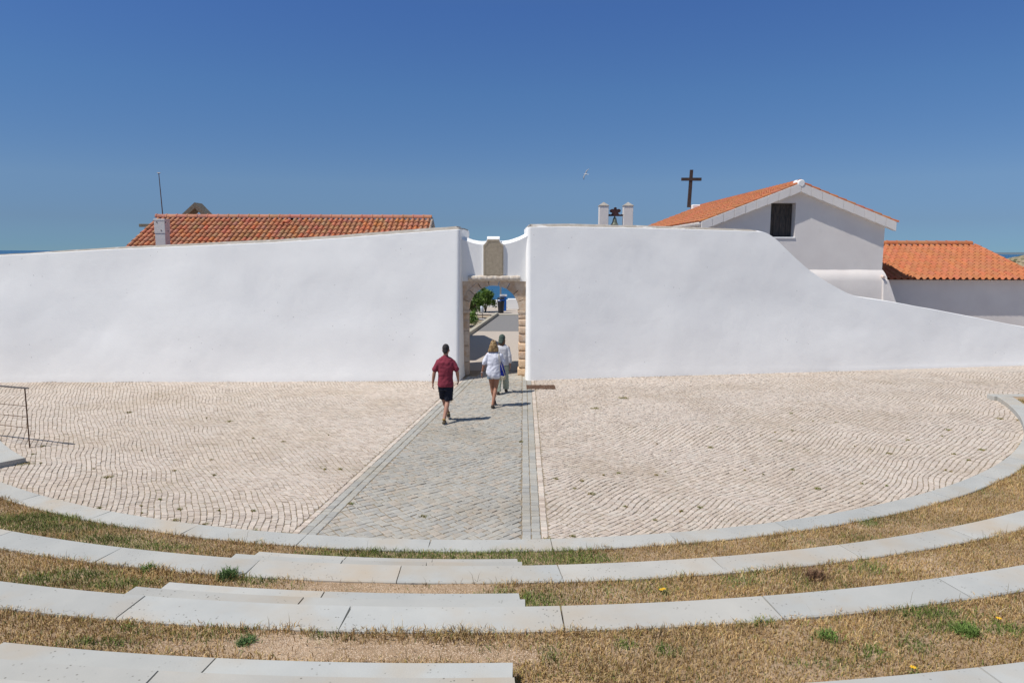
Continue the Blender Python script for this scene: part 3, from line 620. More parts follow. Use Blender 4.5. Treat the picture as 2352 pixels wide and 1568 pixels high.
# cornice roll
mb = MB(); x0, x1 = gx(435), gx(887); zc = (gz(552)+gz(585))/2
prof = [(.0, .085), (-.08, .082), (-.125, .06), (-.145, .015), (-.14, -.03), (-.115, -.055), (-.09, -.062), (-.08, -.088), (.0, -.09)]
nseg = 26; V = []; F = []
for k in range(nseg+1):
    x = x0+(x1-x0)*k/nseg; g = 1-(.10 if k in (0, nseg) else 0)+.05*math.sin(k*2.3)
    for a, b in prof: V.append((x, GY+.02+a*g, zc+b*g+.006*math.sin(k*1.1)))
K = len(prof)
for k in range(nseg):
    for j in range(K-1): F.append((k*K+j, k*K+j+1, (k+1)*K+j+1, (k+1)*K+j))
F.append(tuple(reversed(range(K)))); F.append(tuple(nseg*K+j for j in range(K)))
mb.add(V, F, (.66, .60, .52)); gp(mb.build('cornice', M['limestone']))
# arch: voussoirs
def stonec(): 
    return tuple(np.array(random.choice([(.66, .54, .42), (.62, .51, .40), (.70, .57, .43), (.64, .55, .46)]))*random.uniform(.9, 1.1))
mb = MB(); nv = 9
for k in range(nv):
    a0 = math.pi*(k+.025)/nv; a1 = math.pi*(k+1-.025)/nv; ro = GR+.225+(.02 if k % 2 else 0); V = []
    m = 5; pr = random.uniform(-.008, .012)
    for yy in (GY+.005-pr, GY+.52):
        for j in range(m+1):
            a = a0+(a1-a0)*j/m; V.append((GCX+GR*math.cos(a), yy, GZS+GR*math.sin(a)))
        for j in range(m+1):
            a = a1+(a0-a1)*j/m; V.append((GCX+ro*math.cos(a), yy, GZS+min(ro*math.sin(a), 3.01-GZS)))
    n = 2*(m+1); mb.add(V, [tuple(reversed(range(n))), tuple(range(n, 2*n))]+[(j, (j+1) % n, n+(j+1) % n, n+j) for j in range(n)], stonec())
gp(mb.build('arch', M['limestone'], bevel=.009))
# spandrels
for s in (-1, 1):
    mb = MB(); xo = -1.56 if s < 0 else .50; V = []; m = 12; c = stonec()
    ro = GR+.20; a0, a1 = (math.pi, math.pi/2+.35) if s < 0 else (0, math.pi/2-.35)
    pts = [(GCX+ro*math.cos(a0+(a1-a0)*j/m), GZS+ro*math.sin(a0+(a1-a0)*j/m)) for j in range(m+1)]
    pts = [p for p in pts if p[1] < 3.0]
    midx = GCX+s*1.02*.62
    lo = [p for p in pts if True]
    poly = lo+[(lo[-1][0], 3.0), (xo, 3.0), (xo, GZS)]
    if s > 0: poly = poly[::-1]
    mb.prism(poly, GY+.018, GY+.5, c=c)
    gp(mb.build('spandrel', M['limestone'], bevel=.006))
# jambs
def rough_block(mb, x0, x1, y0, y1, z0, z1, c, amp=.008, rnd=.02):
    n = 5; vid = {}; V = []; F = []
    def key(i, j, k):
        if (i, j, k) not in vid:
            u, v_, w_ = i/n, j/n, k/n
            p = Vector((x0+(x1-x0)*u, y0+(y1-y0)*v_, z0+(z1-z0)*w_))
            cc = Vector(((x0+x1)/2, (y0+y1)/2, (z0+z1)/2)); e = sum(1 for q in (i, j, k) if q in (0, n))
            if e >= 2: p += (cc-p).normalized()*rnd*(e-1)
            p += Vector((random.uniform(-amp, amp), random.uniform(-amp, amp), random.uniform(-amp, amp)*.6))
            vid[(i, j, k)] = len(V); V.append(p)
        return vid[(i, j, k)]
    for a in range(n):
        for b in range(n):
            F += [(key(a, b, 0), key(a, b+1, 0), key(a+1, b+1, 0), key(a+1, b, 0)), (key(a, b, n), key(a+1, b, n), key(a+1, b+1, n), key(a, b+1, n)),
                  (key(a, 0, b), key(a+1, 0, b), key(a+1, 0, b+1), key(a, 0, b+1)), (key(a, n, b), key(a, n, b+1), key(a+1, n, b+1), key(a+1, n, b)),
                  (key(0, a, b), key(0, a, b+1), key(0, a+1, b+1), key(0, a+1, b)), (key(n, a, b), key(n, a+1, b), key(n, a+1, b+1), key(n, a, b+1))]
    mb.add(V, F, c)
for s in (-1, 1):
    xi = GCX+s*GR; xo = xi+s*.21; j = MB()
    zs_ = [0, .42, .95, 1.42, 1.78, 1.95] if s < 0 else [-.02, .24, .52, .78, 1.05, 1.32, 1.57, 1.80, 1.95]
    for k in range(len(zs_)-1):
        c = stonec(); c = (c[0]*1.05, c[1]*(.96 if k < 2 else 1), c[2]*(.85 if k < 2 else .97)) if s > 0 else c
        if s > 0: rough_block(j, xi-.0-(.03 if k == 0 else random.uniform(-.006, .012)), xo+.05, GY-.02-random.uniform(0, .02), GY+.45, zs_[k]+.004, zs_[k+1]-.004, c, .006, .016)
        else: rough_block(j, xo-.05, xi+random.uniform(-.004, .004), GY, GY+.48, zs_[k]+.002, zs_[k+1]-.002, c, .003, .008)
    jo = gp(j.build('jamb', M['limestone'], smooth=(s > 0)))
    im = MB(); im.box((min(xi-s*.03, xo), GY-.035, 1.985), (max(xi-s*.03, xo), GY+.5, 2.06), c=stonec()); im.box((min(xi-s*.012, xo), GY-.015, 1.945), (max(xi-s*.012, xo), GY+.5, 1.985), c=stonec())
    io = im.build('impost', M['limestone'], bevel=.01); io.parent = jo

# ------------------------------------------------------------------ roof tiles
def tiles(mb, origin, du, dv, nrm, nu, nv, su, sv, palette, rad=None, ustart=0, keep=None, seg=6, skip=0.0, over=.05, sag=0):
    """cover tiles in columns: du along ridge, dv down the slope (unit vectors)"""
    rad = rad or su*.36; O = Vector(origin); du = Vector(du).normalized(); dv = Vector(dv).normalized(); nn = Vector(nrm).normalized()
    for i in range(nu):
        for j in range(nv):
            if keep and not keep(i, j): continue
            c = random.choice(palette); c = tuple(q*random.uniform(.85, 1.12) for q in c)
            base = O+du*(su*(i+.5)+random.uniform(-.006, .006))+dv*(sv*j+random.uniform(-.012, .012))+nn*(.012+random.uniform(0, .006))
            lift0, lift1 = .0, .020; r0, r1 = rad*.86, rad*1.06; L_ = sv+over
            V = []; F = []
            for e, (t, r, lf) in enumerate(((0, r0, lift0), (L_, r1, lift1))):
                for rr in (r, r-.014):
                    for k in range(seg+1):
                        a = math.pi*k/seg; V.append(base+dv*t+du*(rr*math.cos(a))+nn*(rr*math.sin(a)*1.08+lf))
            n = seg+1
            for k in range(seg):
                F.append((k, k+1, 2*n+k+1, 2*n+k)); F.append((2*n+k, 2*n+k+1, 3*n+k+1, 3*n+k)); F.append((n+k+1, n+k, 3*n+k, 3*n+k+1))
            mb.add(V, F, c)
            # pan tile between covers, colour darkened to paint in shade between the columns
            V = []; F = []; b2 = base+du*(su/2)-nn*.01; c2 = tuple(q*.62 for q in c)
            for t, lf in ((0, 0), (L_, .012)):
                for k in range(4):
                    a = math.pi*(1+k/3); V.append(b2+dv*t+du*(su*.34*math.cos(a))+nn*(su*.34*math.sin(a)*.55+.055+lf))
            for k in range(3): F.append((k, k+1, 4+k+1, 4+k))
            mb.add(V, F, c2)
def ridge(mb, a, b, step, r, palette, collar=True, seg=8, c=None):
    a = Vector(a); b = Vector(b); d = (b-a).normalized(); n = int((b-a).length/step); up = Vector((0, 0, 1)); sd_ = d.cross(up).normalized(); up = sd_.cross(d)
    for i in range(n+1):
        p0 = a+d*step*i; p1 = a+d*min(step*(i+1)+.04, (b-a).length); cc = c or tuple(q*random.uniform(.9, 1.1) for q in random.choice(palette)); V = []; F = []
        if (p1-p0).length < .03: continue
        for p, r_ in ((p0, r*1.12 if collar else r), (p0+d*.05, r*1.12 if collar else r), (p0+d*.05, r), (p1, r*.95)):
            for k in range(seg+1):
                t = math.pi*(k/seg*1.1-.05); V.append(p+sd_*r_*math.cos(t)+up*(r_*math.sin(t)-.02))
        m = seg+1
        for e in range(3):
            for k in range(seg): F.append((e*m+k, (e+1)*m+k, (e+1)*m+k+1, e*m+k+1))
        F.append(tuple(range(m)))
        mb.add(V, F, cc)
oldp = [(.56, .235, .125), (.52, .22, .12), (.58, .26, .14), (.50, .235, .135), (.54, .26, .15), (.60, .22, .10), (.51, .235, .14)]
newp = [(.52, .19, .085), (.49, .175, .078), (.54, .20, .09), (.505, .19, .092)]
# left house
hs = empty('tiled_house', (-8.5, 28.6, 0)); tag(hs, 'low house behind the left rampart with weathered red clay tile roof', 'house')
def pr(o, root): o.parent = root; o.matrix_parent_inverse = Matrix.Translation(-Vector(root.location)); return o
HR, HZ = 28.6, 5.155; SL = .47; dvz = Vector((0, -1, -SL)).normalized(); nrm = Vector((0, -SL, 1)).normalized()
nu, nv, su, sv = 54, 11, .2007, .365; HX0, HX1 = -14.05, -14.05+54*.2007
mb = MB(); mb.box((HX0+.15, 25.2, -.1), (HX1-.12, 32.0, 3.45)); mb.prism([(25.2, 3.45), (32.0, 3.45), (HR, HZ-.05)], 0, 1, M=Matrix(((0, HX1-HX0-.27, 0, HX0+.15), (1, 0, 0, 0), (0, 0, 1, 0), (0, 0, 0, 1))))
pr(mb.build('wall', M['white2']), hs)
mb = MB(); L_ = 4.1
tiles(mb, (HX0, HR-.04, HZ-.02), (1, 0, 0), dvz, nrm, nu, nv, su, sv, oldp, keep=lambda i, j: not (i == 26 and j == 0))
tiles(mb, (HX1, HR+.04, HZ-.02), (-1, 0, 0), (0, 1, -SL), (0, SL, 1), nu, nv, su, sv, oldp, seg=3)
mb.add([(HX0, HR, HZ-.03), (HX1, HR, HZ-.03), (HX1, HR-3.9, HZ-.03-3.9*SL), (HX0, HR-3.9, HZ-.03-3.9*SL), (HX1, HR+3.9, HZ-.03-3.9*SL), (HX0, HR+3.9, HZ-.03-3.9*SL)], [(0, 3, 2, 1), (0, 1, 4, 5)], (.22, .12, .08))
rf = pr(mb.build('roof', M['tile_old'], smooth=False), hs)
mb = MB(); ridge(mb, (HX0-.02, HR, HZ+.075), (HX1+.03, HR, HZ+.075), .405, .12, [(.58, .27, .18), (.52, .24, .16)]); o = mb.build('ridge_tiles', M['tile_old']); o.parent = rf
# loose slipped tile
mb = MB(); tiles(mb, (HX0+26*su, HR-.34, HZ-.09), (1, .25, 0), (-.25, -1, -SL), nrm, 1, 1, .24, .33, [(.72, .30, .15)]); o = mb.build('slipped_tile', M['tile_old']); o.parent = rf; o['label'] = 'brighter tile that slipped sideways'
# verge plaster at both gables
for xv in (HX1+.02,):
    mb = MB(); mb.prism([(HR-3.9, HZ-3.9*SL-.16), (HR, HZ-.16), (HR+3.9, HZ-3.9*SL-.16), (HR+3.9, HZ-3.9*SL+.06), (HR, HZ+.06), (HR-3.9, HZ-3.9*SL+.06)], 0, .06, M=Matrix(((0, 1, 0, xv), (1, 0, 0, 0), (0, 0, 1, 0), (0, 0, 0, 1))))
    pr(mb.build('verge', M['cap']), hs)
# chimney
mb = MB(); cx0, cy0 = -12.50, 25.25; mb.box((cx0, cy0, 3.2), (cx0+.35, cy0+.36, 4.93)); mb.box((cx0-.012, cy0-.012, 4.50), (cx0+.362, cy0+.372, 4.96)); mb.box((cx0-.02, cy0-.02, 4.93), (cx0+.37, cy0+.38, 5.0)); 
ch = mb.build('chimney', M['white2'], bevel=.006); ch.parent = rf; 
for p_, q_ in (((.09, -.022, 4.88), (.09, -.005, 4.88)), ((.23, -.022, 4.60), (.23, -.005, 4.60)), ((.355, .06, 4.88), (.375, .06, 4.88)), ((.355, .2, 4.58), (.375, .2, 4.58))):
    mb = MB(); mb.tube([(cx0+p_[0], cy0+p_[1], p_[2]), (cx0+q_[0], cy0+q_[1], q_[2])], .02, 10); vh = mb.build('vent_hole', M['iron']); vh.parent = rf
# aerial
an = empty('roof_aerial', (-13.93, 28.9, 5.2)); tag(an, 'thin aerial rod rising beside the left end of the house ridge', 'aerial')
mb = MB(); mb.tube([(-13.93, 28.9, 4.6), (-14.02, 28.9, 6.95)], .022, 8, rr=[.024, .014]); pr(mb.build('rod', M['rust']), an)
mb = MB(); mb.tube([(-14.09, 28.9, 6.95), (-13.95, 28.9, 6.95)], .012, 6); mb.tube([(-14.02, 28.84, 6.93), (-14.02, 28.96, 6.93)], .012, 6); pr(mb.build('tip_crosspiece', M['steel']), an)
# timber frame behind the ridge
tf = empty('timber_frame', (-13.4, 31.0, 4.0)); tag(tf, 'weathered timber gable frame and beam showing above the left end of the roof', 'timber frame')
mb = MB()
def zz_(yd, Y=31.0): return cam_z(yd, Y, 440)
def xx_(xd, Y=31.0): return cam_x(xd, Y, 490)
ap = Vector((xx_(447), 31, zz_(465))); 
for nm, foot in (('rafter', Vector((xx_(404), 31, zz_(503)))), ('rafter', Vector((xx_(484), 31, zz_(505))))):
    mb = MB(); d = (foot-ap).normalized(); n_ = Vector((-d.z, 0, d.x)); n_ = n_ if n_.z < 0 else -n_
    ap = ap+Vector((.002 if foot.x > ap.x else -.002, 0, 0))
    V = [ap, foot, foot+n_*.16, ap+Vector((0, 0, -.235))]; mb.add([*V, *[v+Vector((0, .75, 0)) for v in V]], [(0, 1, 2, 3), (7, 6, 5, 4), (0, 4, 5, 1), (1, 5, 6, 2), (2, 6, 7, 3), (3, 7, 4, 0)])
    pr(mb.build('rafter', M['greywood']), tf)
mb = MB(); mb.box((xx_(316), 31, zz_(521.5)), (xx_(470), 31.16, zz_(514.5))); pr(mb.build('crossbeam', M['greywood'], bevel=.01), tf)
mb = MB(); mb.box((xx_(332), 31.2, 0), (xx_(332)+.14, 31.34, zz_(515))); mb.box((xx_(460), 31.2, 0), (xx_(460)+.14, 31.34, zz_(508))); pr(mb.build('post', M['greywood']), tf)

# ------------------------------------------------------------------ chapel
CYF = 28.2
def cxp_(xd, Y=CYF): return cam_x(xd, Y, 500)
AX, AZ = cam_x(1834, CYF, 425), 6.55; HW = 3.76; CS = .39; CB = 43.0; XL, XR = AX-HW+.12, cam_x(2029, CYF, 560)
chap = empty('chapel', (AX, CYF, 0)); tag(chap, 'white gabled chapel with orange tiled roof and a dark wooden shutter', 'chapel')
WX0, WX1, WZ0, WZ1 = cxp_(1769), cxp_(1826), cam_z(546, CYF, 1800), cam_z(466, CYF, 1800); 
mb = MB()
# front wall with the window opening, as pieces around it (butted)
def zroof(x): return AZ-.12-abs(x-AX)*CS
mb.prism([(XL, 3.0), (WX0, 3.0), (WX0, zroof(WX0)), (XL, zroof(XL))], CYF, CYF+.45)
mb.prism([(WX1, 3.0), (XR, 3.0), (XR, zroof(XR)), (AX, zroof(AX)), (WX1, zroof(WX1))] if WX1 < AX else [(WX1, 3.0), (XR, 3.0), (XR, zroof(XR)), (WX1, zroof(WX1))], CYF, CYF+.45)
mb.prism([(WX0, 3.0), (WX1, 3.0), (WX1, WZ0), (WX0, WZ0)], CYF, CYF+.45)
mb.prism([(WX0, WZ1), (WX1, WZ1), (WX1, zroof(WX1)), (WX0, zroof(WX0))], CYF, CYF+.45)
# side and back walls
mb.box((XL, CYF+.45, -.1), (XL+.4, CB, zroof(XL))); mb.box((XR-.4, CYF+.45, -.1), (XR, CB, zroof(XR)))
mb.prism([(XL+.4, -.1), (XR-.4, -.1), (XR-.4, zroof(XR-.4)), (AX, zroof(AX)), (XL+.4, zroof(XL+.4))], CB-.4, CB)
pr(mb.build('wall', M['white2']), chap)
# plinth swelling out below
V = []; F = []; prof = [(0, 3.24), (-.03, 3.20), (-.10, 3.12), (-.19, 2.98), (-.235, 2.80), (-.26, 2.3), (-.30, -.1)]
nX = 50
for k in range(nX+1):
    x = XL-.02+(XR+.05-XL)*k/nX
    for dy, z in prof: V.append((x+(.0 if k < nX else -.2*dy*2), CYF+dy+.015*float(noise(np.array([[x, z]]), 1.3, 7)[0]), z+.03*float(noise(np.array([[x, .5]]), .9, 8)[0])))
K = len(prof)
for k in range(nX):
    for j in range(K-1): F.append((k*K+j, k*K+j+1, (k+1)*K+j+1, (k+1)*K+j))
mb = MB(); mb.add(V, F)
mb.add([(XR+.03, CYF-.0, 3.2), (XR+.1, CYF-.26, 2.3), (XR+.1, CYF-.3, -.1), (XR+.03, CYF+.6, 3.0), (XR+.1, CYF+.6, -.1)], [(0, 1, 2, 4, 3)])
pr(mb.build('plinth', M['white2'], smooth=True), chap)
# corner buttress
mb = MB(); mb.add([(XR-.08, CYF-.28, 2.86), (XR+.14, CYF-.30, 2.86), (XR+1.25, CYF-.5, -.1), (XR-.05, CYF-.5, -.1), (XR-.08, CYF+.5, 2.86), (XR+.14, CYF+.5, 2.86), (XR+1.25, CYF+.5, -.1), (XR-.05, CYF+.5, -.1)], [(0, 3, 2, 1), (1, 2, 6, 5), (0, 1, 5, 4), (0, 4, 7, 3)])
pr(mb.build('buttress', M['white2'], bevel=.03), chap)
mb = MB(); mb.tube([(XR-.06, CYF-.05, 3.02), (XR-.09, CYF-.36, 2.96)], .05, 10, c=(.75, .6, .52), caps=True); pr(mb.build('spout', M['tile_new']), chap)
# shutter
mb = MB(); sy = CYF+.38; pw = (cxp_(1816)-WX0+.18)/4
for k in range(4): mb.box((WX0-.0+k*pw+.006, sy-random.uniform(0, .012), WZ0+.03), (WX0+(k+1)*pw-.006, sy+.04, WZ1-.02))
sh = pr(mb.build('shutter', M['oldwood'], bevel=.004), chap)
mb = MB()
for z in (WZ0+.28, WZ1-.28): mb.box((WX0+.02, sy+.041, z-.05), (WX0+4*pw, sy+.07, z+.05))
mb.box((WX0, sy+.071, WZ0), (WX1, sy+.1, WZ1)); o = mb.build('batten', M['oldwood']); o.parent = sh
mb = MB(); mb.box((WX0-.02, CYF-.03, WZ0-.03), (WX1+.02, CYF+.37, WZ0+.028)); pr(mb.build('window_sill', M['white'], bevel=.01), chap)
# roof
mb = MB(); n1 = Vector((-CS, 0, 1)).normalized(); n2 = Vector((CS, 0, 1)).normalized(); slopelen = HW*math.sqrt(1+CS*CS)+.06; nrow = 11; svv = slopelen/nrow; Y0 = CYF-.22; ncol = int((CB-Y0)/.205)
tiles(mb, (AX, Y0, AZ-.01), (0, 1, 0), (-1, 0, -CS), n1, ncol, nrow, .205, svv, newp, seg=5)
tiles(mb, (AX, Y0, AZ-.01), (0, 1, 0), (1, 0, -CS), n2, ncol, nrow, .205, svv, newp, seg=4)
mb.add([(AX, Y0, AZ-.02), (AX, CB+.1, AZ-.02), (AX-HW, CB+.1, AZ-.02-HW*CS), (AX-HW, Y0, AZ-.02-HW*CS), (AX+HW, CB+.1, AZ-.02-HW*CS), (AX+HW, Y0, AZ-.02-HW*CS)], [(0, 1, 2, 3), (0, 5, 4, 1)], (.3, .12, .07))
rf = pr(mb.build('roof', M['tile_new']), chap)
mb = MB(); ridge(mb, (AX, Y0+.1, AZ+.06), (AX, CB+.1, AZ+.06), .40, .105, newp); o = mb.build('ridge_tiles', M['tile_new']); o.parent = rf
# white plastered verges in short lengths
for s in (-1, 1):
    mb = MB(); nn_ = 9; Lr = HW+(.0 if s > 0 else .02)
    for k in range(nn_):
        xa = AX+s*(Lr*k/nn_+.004); xb = AX+s*(Lr*(k+1)/nn_-.004); za = AZ-abs(xa-AX)*CS; zb = AZ-abs(xb-AX)*CS; j = random.uniform(-.006, .006); hgt = .33
        V = [(xa, Y0-.03+j, za-hgt), (xb, Y0-.03+j, zb-hgt-.02), (xb, Y0-.03+j, zb+.0), (xa, Y0-.03+j, za-.0), (xa, CYF+.01, za-hgt), (xb, CYF+.01, zb-hgt), (xb, CYF+.2, zb-.0), (xa, CYF+.2, za-.0)]
        F = [(0, 1, 2, 3), (3, 2, 6, 7), (0, 4, 5, 1), (1, 5, 6, 2), (0, 3, 7, 4)]
        if s < 0: F = [tuple(reversed(f)) for f in F]
        mb.add(V, F)
    pr(mb.build('verge', M['white2'], bevel=.008), chap)
mb = MB(); mb.tube([(AX, Y0-.05, AZ-.01), (AX, CYF+.3, AZ+.02)], .135, 16); pr(mb.build('ridge_end', M['white'], smooth=False, bevel=.03), chap)
# white underside of left eave tiles, and the front corner slab of the eave
mb = MB()
for k in range(ncol):
    y = Y0+.205*(k+.5); xe = AX-HW-.05; ze = AZ-.01-(HW+.05)*CS
    mb.tube([(xe+.12, y, ze-.005), (xe-.07, y, ze-.075)], .07, 8, c=(1, 1, 1))
pr(mb.build('eave_row', M['white2']), chap)
# pedestal at the far end carrying the cross
mb = MB(); mb.box((AX-.55, CB-.5, AZ-.5), (AX-.0, CB+.05, AZ+.12)); pr(mb.build('pedestal', M['white'], bevel=.05), chap)
# cross
cr = empty('cross', (AX-.28, CB-.2, AZ+.1)); tag(cr, 'plain dark iron cross at the far end of the chapel ridge', 'cross')
Yc = CB-.2; 
def cxx(xd): return cam_x(xd, Yc, 430)
mb = MB(); V = [(cxx(1579.5), Yc, cam_z(476, Yc, 1585)), (cxx(1587), Yc, cam_z(476, Yc, 1585)), (cxx(1590), Yc, cam_z(390, Yc, 1585)), (cxx(1583.5), Yc, cam_z(390, Yc, 1585))]
mb.add([*V, *[(x, y+.16, z) for x, y, z in V]], [(0, 1, 2, 3), (7, 6, 5, 4), (1, 5, 6, 2), (0, 3, 7, 4), (3, 2, 6, 7)]); pr(mb.build('upright', M['iron']), cr)
mb = MB(); mb.box((cxx(1564), Yc-.02, cam_z(415, Yc, 1585)), (cxx(1609.5), Yc+.14, cam_z(408.3, Yc, 1585))); pr(mb.build('arm', M['iron']), cr)

# belfry
BY = 32.0
def bx(xd): return cam_x(xd, BY, 490)
bf = empty('belfry', (bx(1413), BY, 0)); tag(bf, 'pair of white pointed bell pillars rising behind the right rampart', 'belfry')
for a, b in ((1376, 1397), (1432, 1453.5)):
    mb = MB(); mb.box((bx(a), BY, 4.6), (bx(b), BY+.42, cam_z(472.5, BY))); pl = pr(mb.build('pillar', M['white2'], bevel=.012), bf)
    zc = cam_z(472.5, BY); x0, x1 = bx(a)-.02, bx(b)+.02; mb = MB(); mb.add([(x0, BY-.02, zc), (x1, BY-.02, zc), (x1, BY+.44, zc), (x0, BY+.44, zc), (x0, BY-.02, zc+.025), (x1, BY-.02, zc+.025), (x1, BY+.44, zc+.025), (x0, BY+.44, zc+.025), ((x0+x1)/2, BY+.21, zc+.19)],
           [(0, 1, 5, 4), (1, 2, 6, 5), (2, 3, 7, 6), (3, 0, 4, 7), (4, 5, 8), (5, 6, 8), (6, 7, 8), (7, 4, 8), (3, 2, 1, 0)]); o = mb.build('pillar_cap', M['cap']); o.parent = pl
mb = MB(); mb.box((bx(1360), BY-.05, -.1), (bx(1470), BY+.5, 4.6)); pr(mb.build('base', M['white2']), bf)
bl = empty('bell', (bx(1413), BY+.2, 5.2)); tag(bl, 'small bronze bell hanging from a scrolled dark red headstock between white pillars', 'bell')
def yx(c): return bx((c/5.88+1380)*.9408)
def yz(c): return cam_z((c/5.88+380)*.9408, BY, 1413)
hp = [(622, 866), (622, 845), (632, 836), (650, 842), (668, 836), (680, 818), (660, 812), (642, 800), (640, 785), (652, 772), (670, 762), (690, 765), (700, 768), (702, 745), (712, 738), (728, 738), (738, 745), (740, 768), (752, 765), (775, 762), (792, 772), (799, 785), (796, 800), (780, 812), (762, 818), (772, 836), (792, 845), (812, 836), (826, 845), (826, 866)]
mb = MB(); mb.prism([(yx(a), yz(b)) for a, b in reversed(hp)][::-1], BY+.14, BY+.27); pr(mb.build('headstock', M['yoke'], bevel=.006), bl)
mb = MB(); mb.tube([(yx(560), BY+.2, yz(850)), (yx(850), BY+.2, yz(850))], .015, 8); mb.tube([(yx(826), BY+.2, yz(850)), (yx(838), BY+.12, yz(840)), (yx(852), BY+.10, yz(828))], .014, 8); pr(mb.build('axle', M['rust']), bl)
prof = [(0, 880), (10, 882), (17, 890), (21, 905), (24, 925), (28, 950), (34, 968), (42, 982), (47, 988), (46, 992), (0, 992)]
V = []; F = []; n = 24
for k in range(n):
    a = 2*math.pi*k/n
    for rr, zz in prof: r_ = 1.2*rr/5.88*.9408/1640*BY; V.append((yx(715)+r_*math.cos(a), BY+.2+r_*math.sin(a), yz(zz)))
K = len(prof)
for k in range(n):
    for j in range(K-1): F.append((k*K+j, ((k+1) % n)*K+j, ((k+1) % n)*K+j+1, k*K+j+1))
mb = MB(); mb.add(V, F); mb.tube([(yx(715), BY+.2, yz(868)), (yx(715), BY+.2, yz(884))], .03, 8); pr(mb.build('bell_body', M['bronze'], smooth=True), bl)
mb = MB(); mb.tube([(yx(715), BY+.2, yz(960)), (yx(712), BY+.2, yz(999))], .014, 8); pr(mb.build('clapper', M['iron']), bl)

# ------------------------------------------------------------------ annex at the right
AE, AR = 28.95, 33.4; AZE, AZR = 2.86, 4.24; ASL = (AZR-AZE)/(AR-AE); X0, X1 = XR+.03, 21.5
ax = empty('annex', (18, AE, 0)); tag(ax, 'low white annex with bright orange tiled roof right of the chapel', 'annex building')
mb = MB(); mb.box((X0, AE+.24, -.1), (X1-.15, AR+4, AZE-.05)); pr(mb.build('wall', M['white2']), ax)
# S-profile tiles
mb = MB(); su = .262; nvv = 11; sl = math.hypot(AR-AE, AZR-AZE)+.1; svv = sl/nvv; dv = Vector((0, -(AR-AE), -(AZR-AZE))).normalized(); nn = Vector((0, dv.z, -dv.y)); nn = nn if nn.z > 0 else -nn
ncol = int((X1-X0)/su); O = Vector((X1-ncol*su, AR, AZR))
sprof = [(.0, .0), (.16, -.012), (.32, -.012), (.44, .012), (.54, .058), (.66, .084), (.78, .078), (.90, .04), (1.0, .0)]
for i in range(ncol):
    for j in range(nvv):
        c = tuple(q*random.uniform(.92, 1.07) for q in random.choice(newp)); V = []
        for t, lf in ((0, .0), (svv+.03, .024)):
            for u, h in sprof: V.append(O+Vector((su*(i+u*1.02), 0, 0))+dv*(svv*j+t)+nn*(h+lf+.02))
        for u, h in sprof: V.append(O+Vector((su*(i+u*1.02), 0, 0))+dv*(svv*(j+1)+.03)+nn*(h+.024+.004))
        K = len(sprof); F = [(k, K+k, K+k+1, k+1) for k in range(K-1)]+[(K+k, 2*K+k, 2*K+k+1, K+k+1) for k in range(K-1)]
        mb.add(V, F, c)
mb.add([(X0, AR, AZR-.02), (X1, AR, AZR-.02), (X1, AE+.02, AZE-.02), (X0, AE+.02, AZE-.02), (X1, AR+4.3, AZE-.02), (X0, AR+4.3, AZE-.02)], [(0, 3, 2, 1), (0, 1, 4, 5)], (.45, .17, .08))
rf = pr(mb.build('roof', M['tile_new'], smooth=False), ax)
mb = MB(); ridge(mb, (X0, AR, AZR+.09), (X1-.22, AR, AZR+.09), .46, .15, newp, seg=8); o = mb.build('ridge_tiles', M['tile_new']); o.parent = rf

# ------------------------------------------------------------------ things beyond the gate
mb = MB()
a = Vector((-2.25, 31.5)); b = Vector((-.95, 44.1)); d = (b-a).normalized(); n_ = Vector((d.y, -d.x)); L_ = (b-a).length; k = 0; t = 0.0
while t < L_-.2:
    l = min(random.uniform(.9, 1.2), L_-t); p = a+d*t; q = a+d*(t+l-.015)
    V = [(p.x-n_.x*.11, p.y-n_.y*.11), (p.x+n_.x*.11, p.y+n_.y*.11), (q.x+n_.x*.11, q.y+n_.y*.11), (q.x-n_.x*.11, q.y-n_.y*.11)]
    mb.add([(x, y, -.02) for x, y in V]+[(x, y, .17) for x, y in V], [(3, 2, 1, 0), (4, 5, 6, 7), (0, 1, 5, 4), (1, 2, 6, 5), (2, 3, 7, 6), (3, 0, 4, 7)], (.95, .88, .76)); t += l
o = mb.build('stone_kerb', M['concrete'], bevel=.02); tag(o, 'long sandy kerbstones beside the asphalt, seen through the arch', 'kerb')
mb = MB(); mb.box((-.85, 43.92, -.02), (8, 44.35, .06), c=(1, .95, .86)); o = mb.build('cross_kerb', M['concrete'], bevel=.01); tag(o, 'pale kerb across the far end of the asphalt, seen through the arch', 'kerb')
mb = MB(); mb.box((-22, 50.2, 0), (-.3, 50.6, .52)); o = mb.build('low_wall', M['white'], bevel=.02); tag(o, 'low white wall before the sea, left of the litter bin', 'low wall', 'low walls at the sea edge')
mb = MB(); mb.box((-.3, 48.7, 0), (20, 49.3, .70)); o = mb.build('low_wall', M['white'], bevel=.02); tag(o, 'taller white wall before the sea, right of the blue panel', 'low wall', 'low walls at the sea edge')
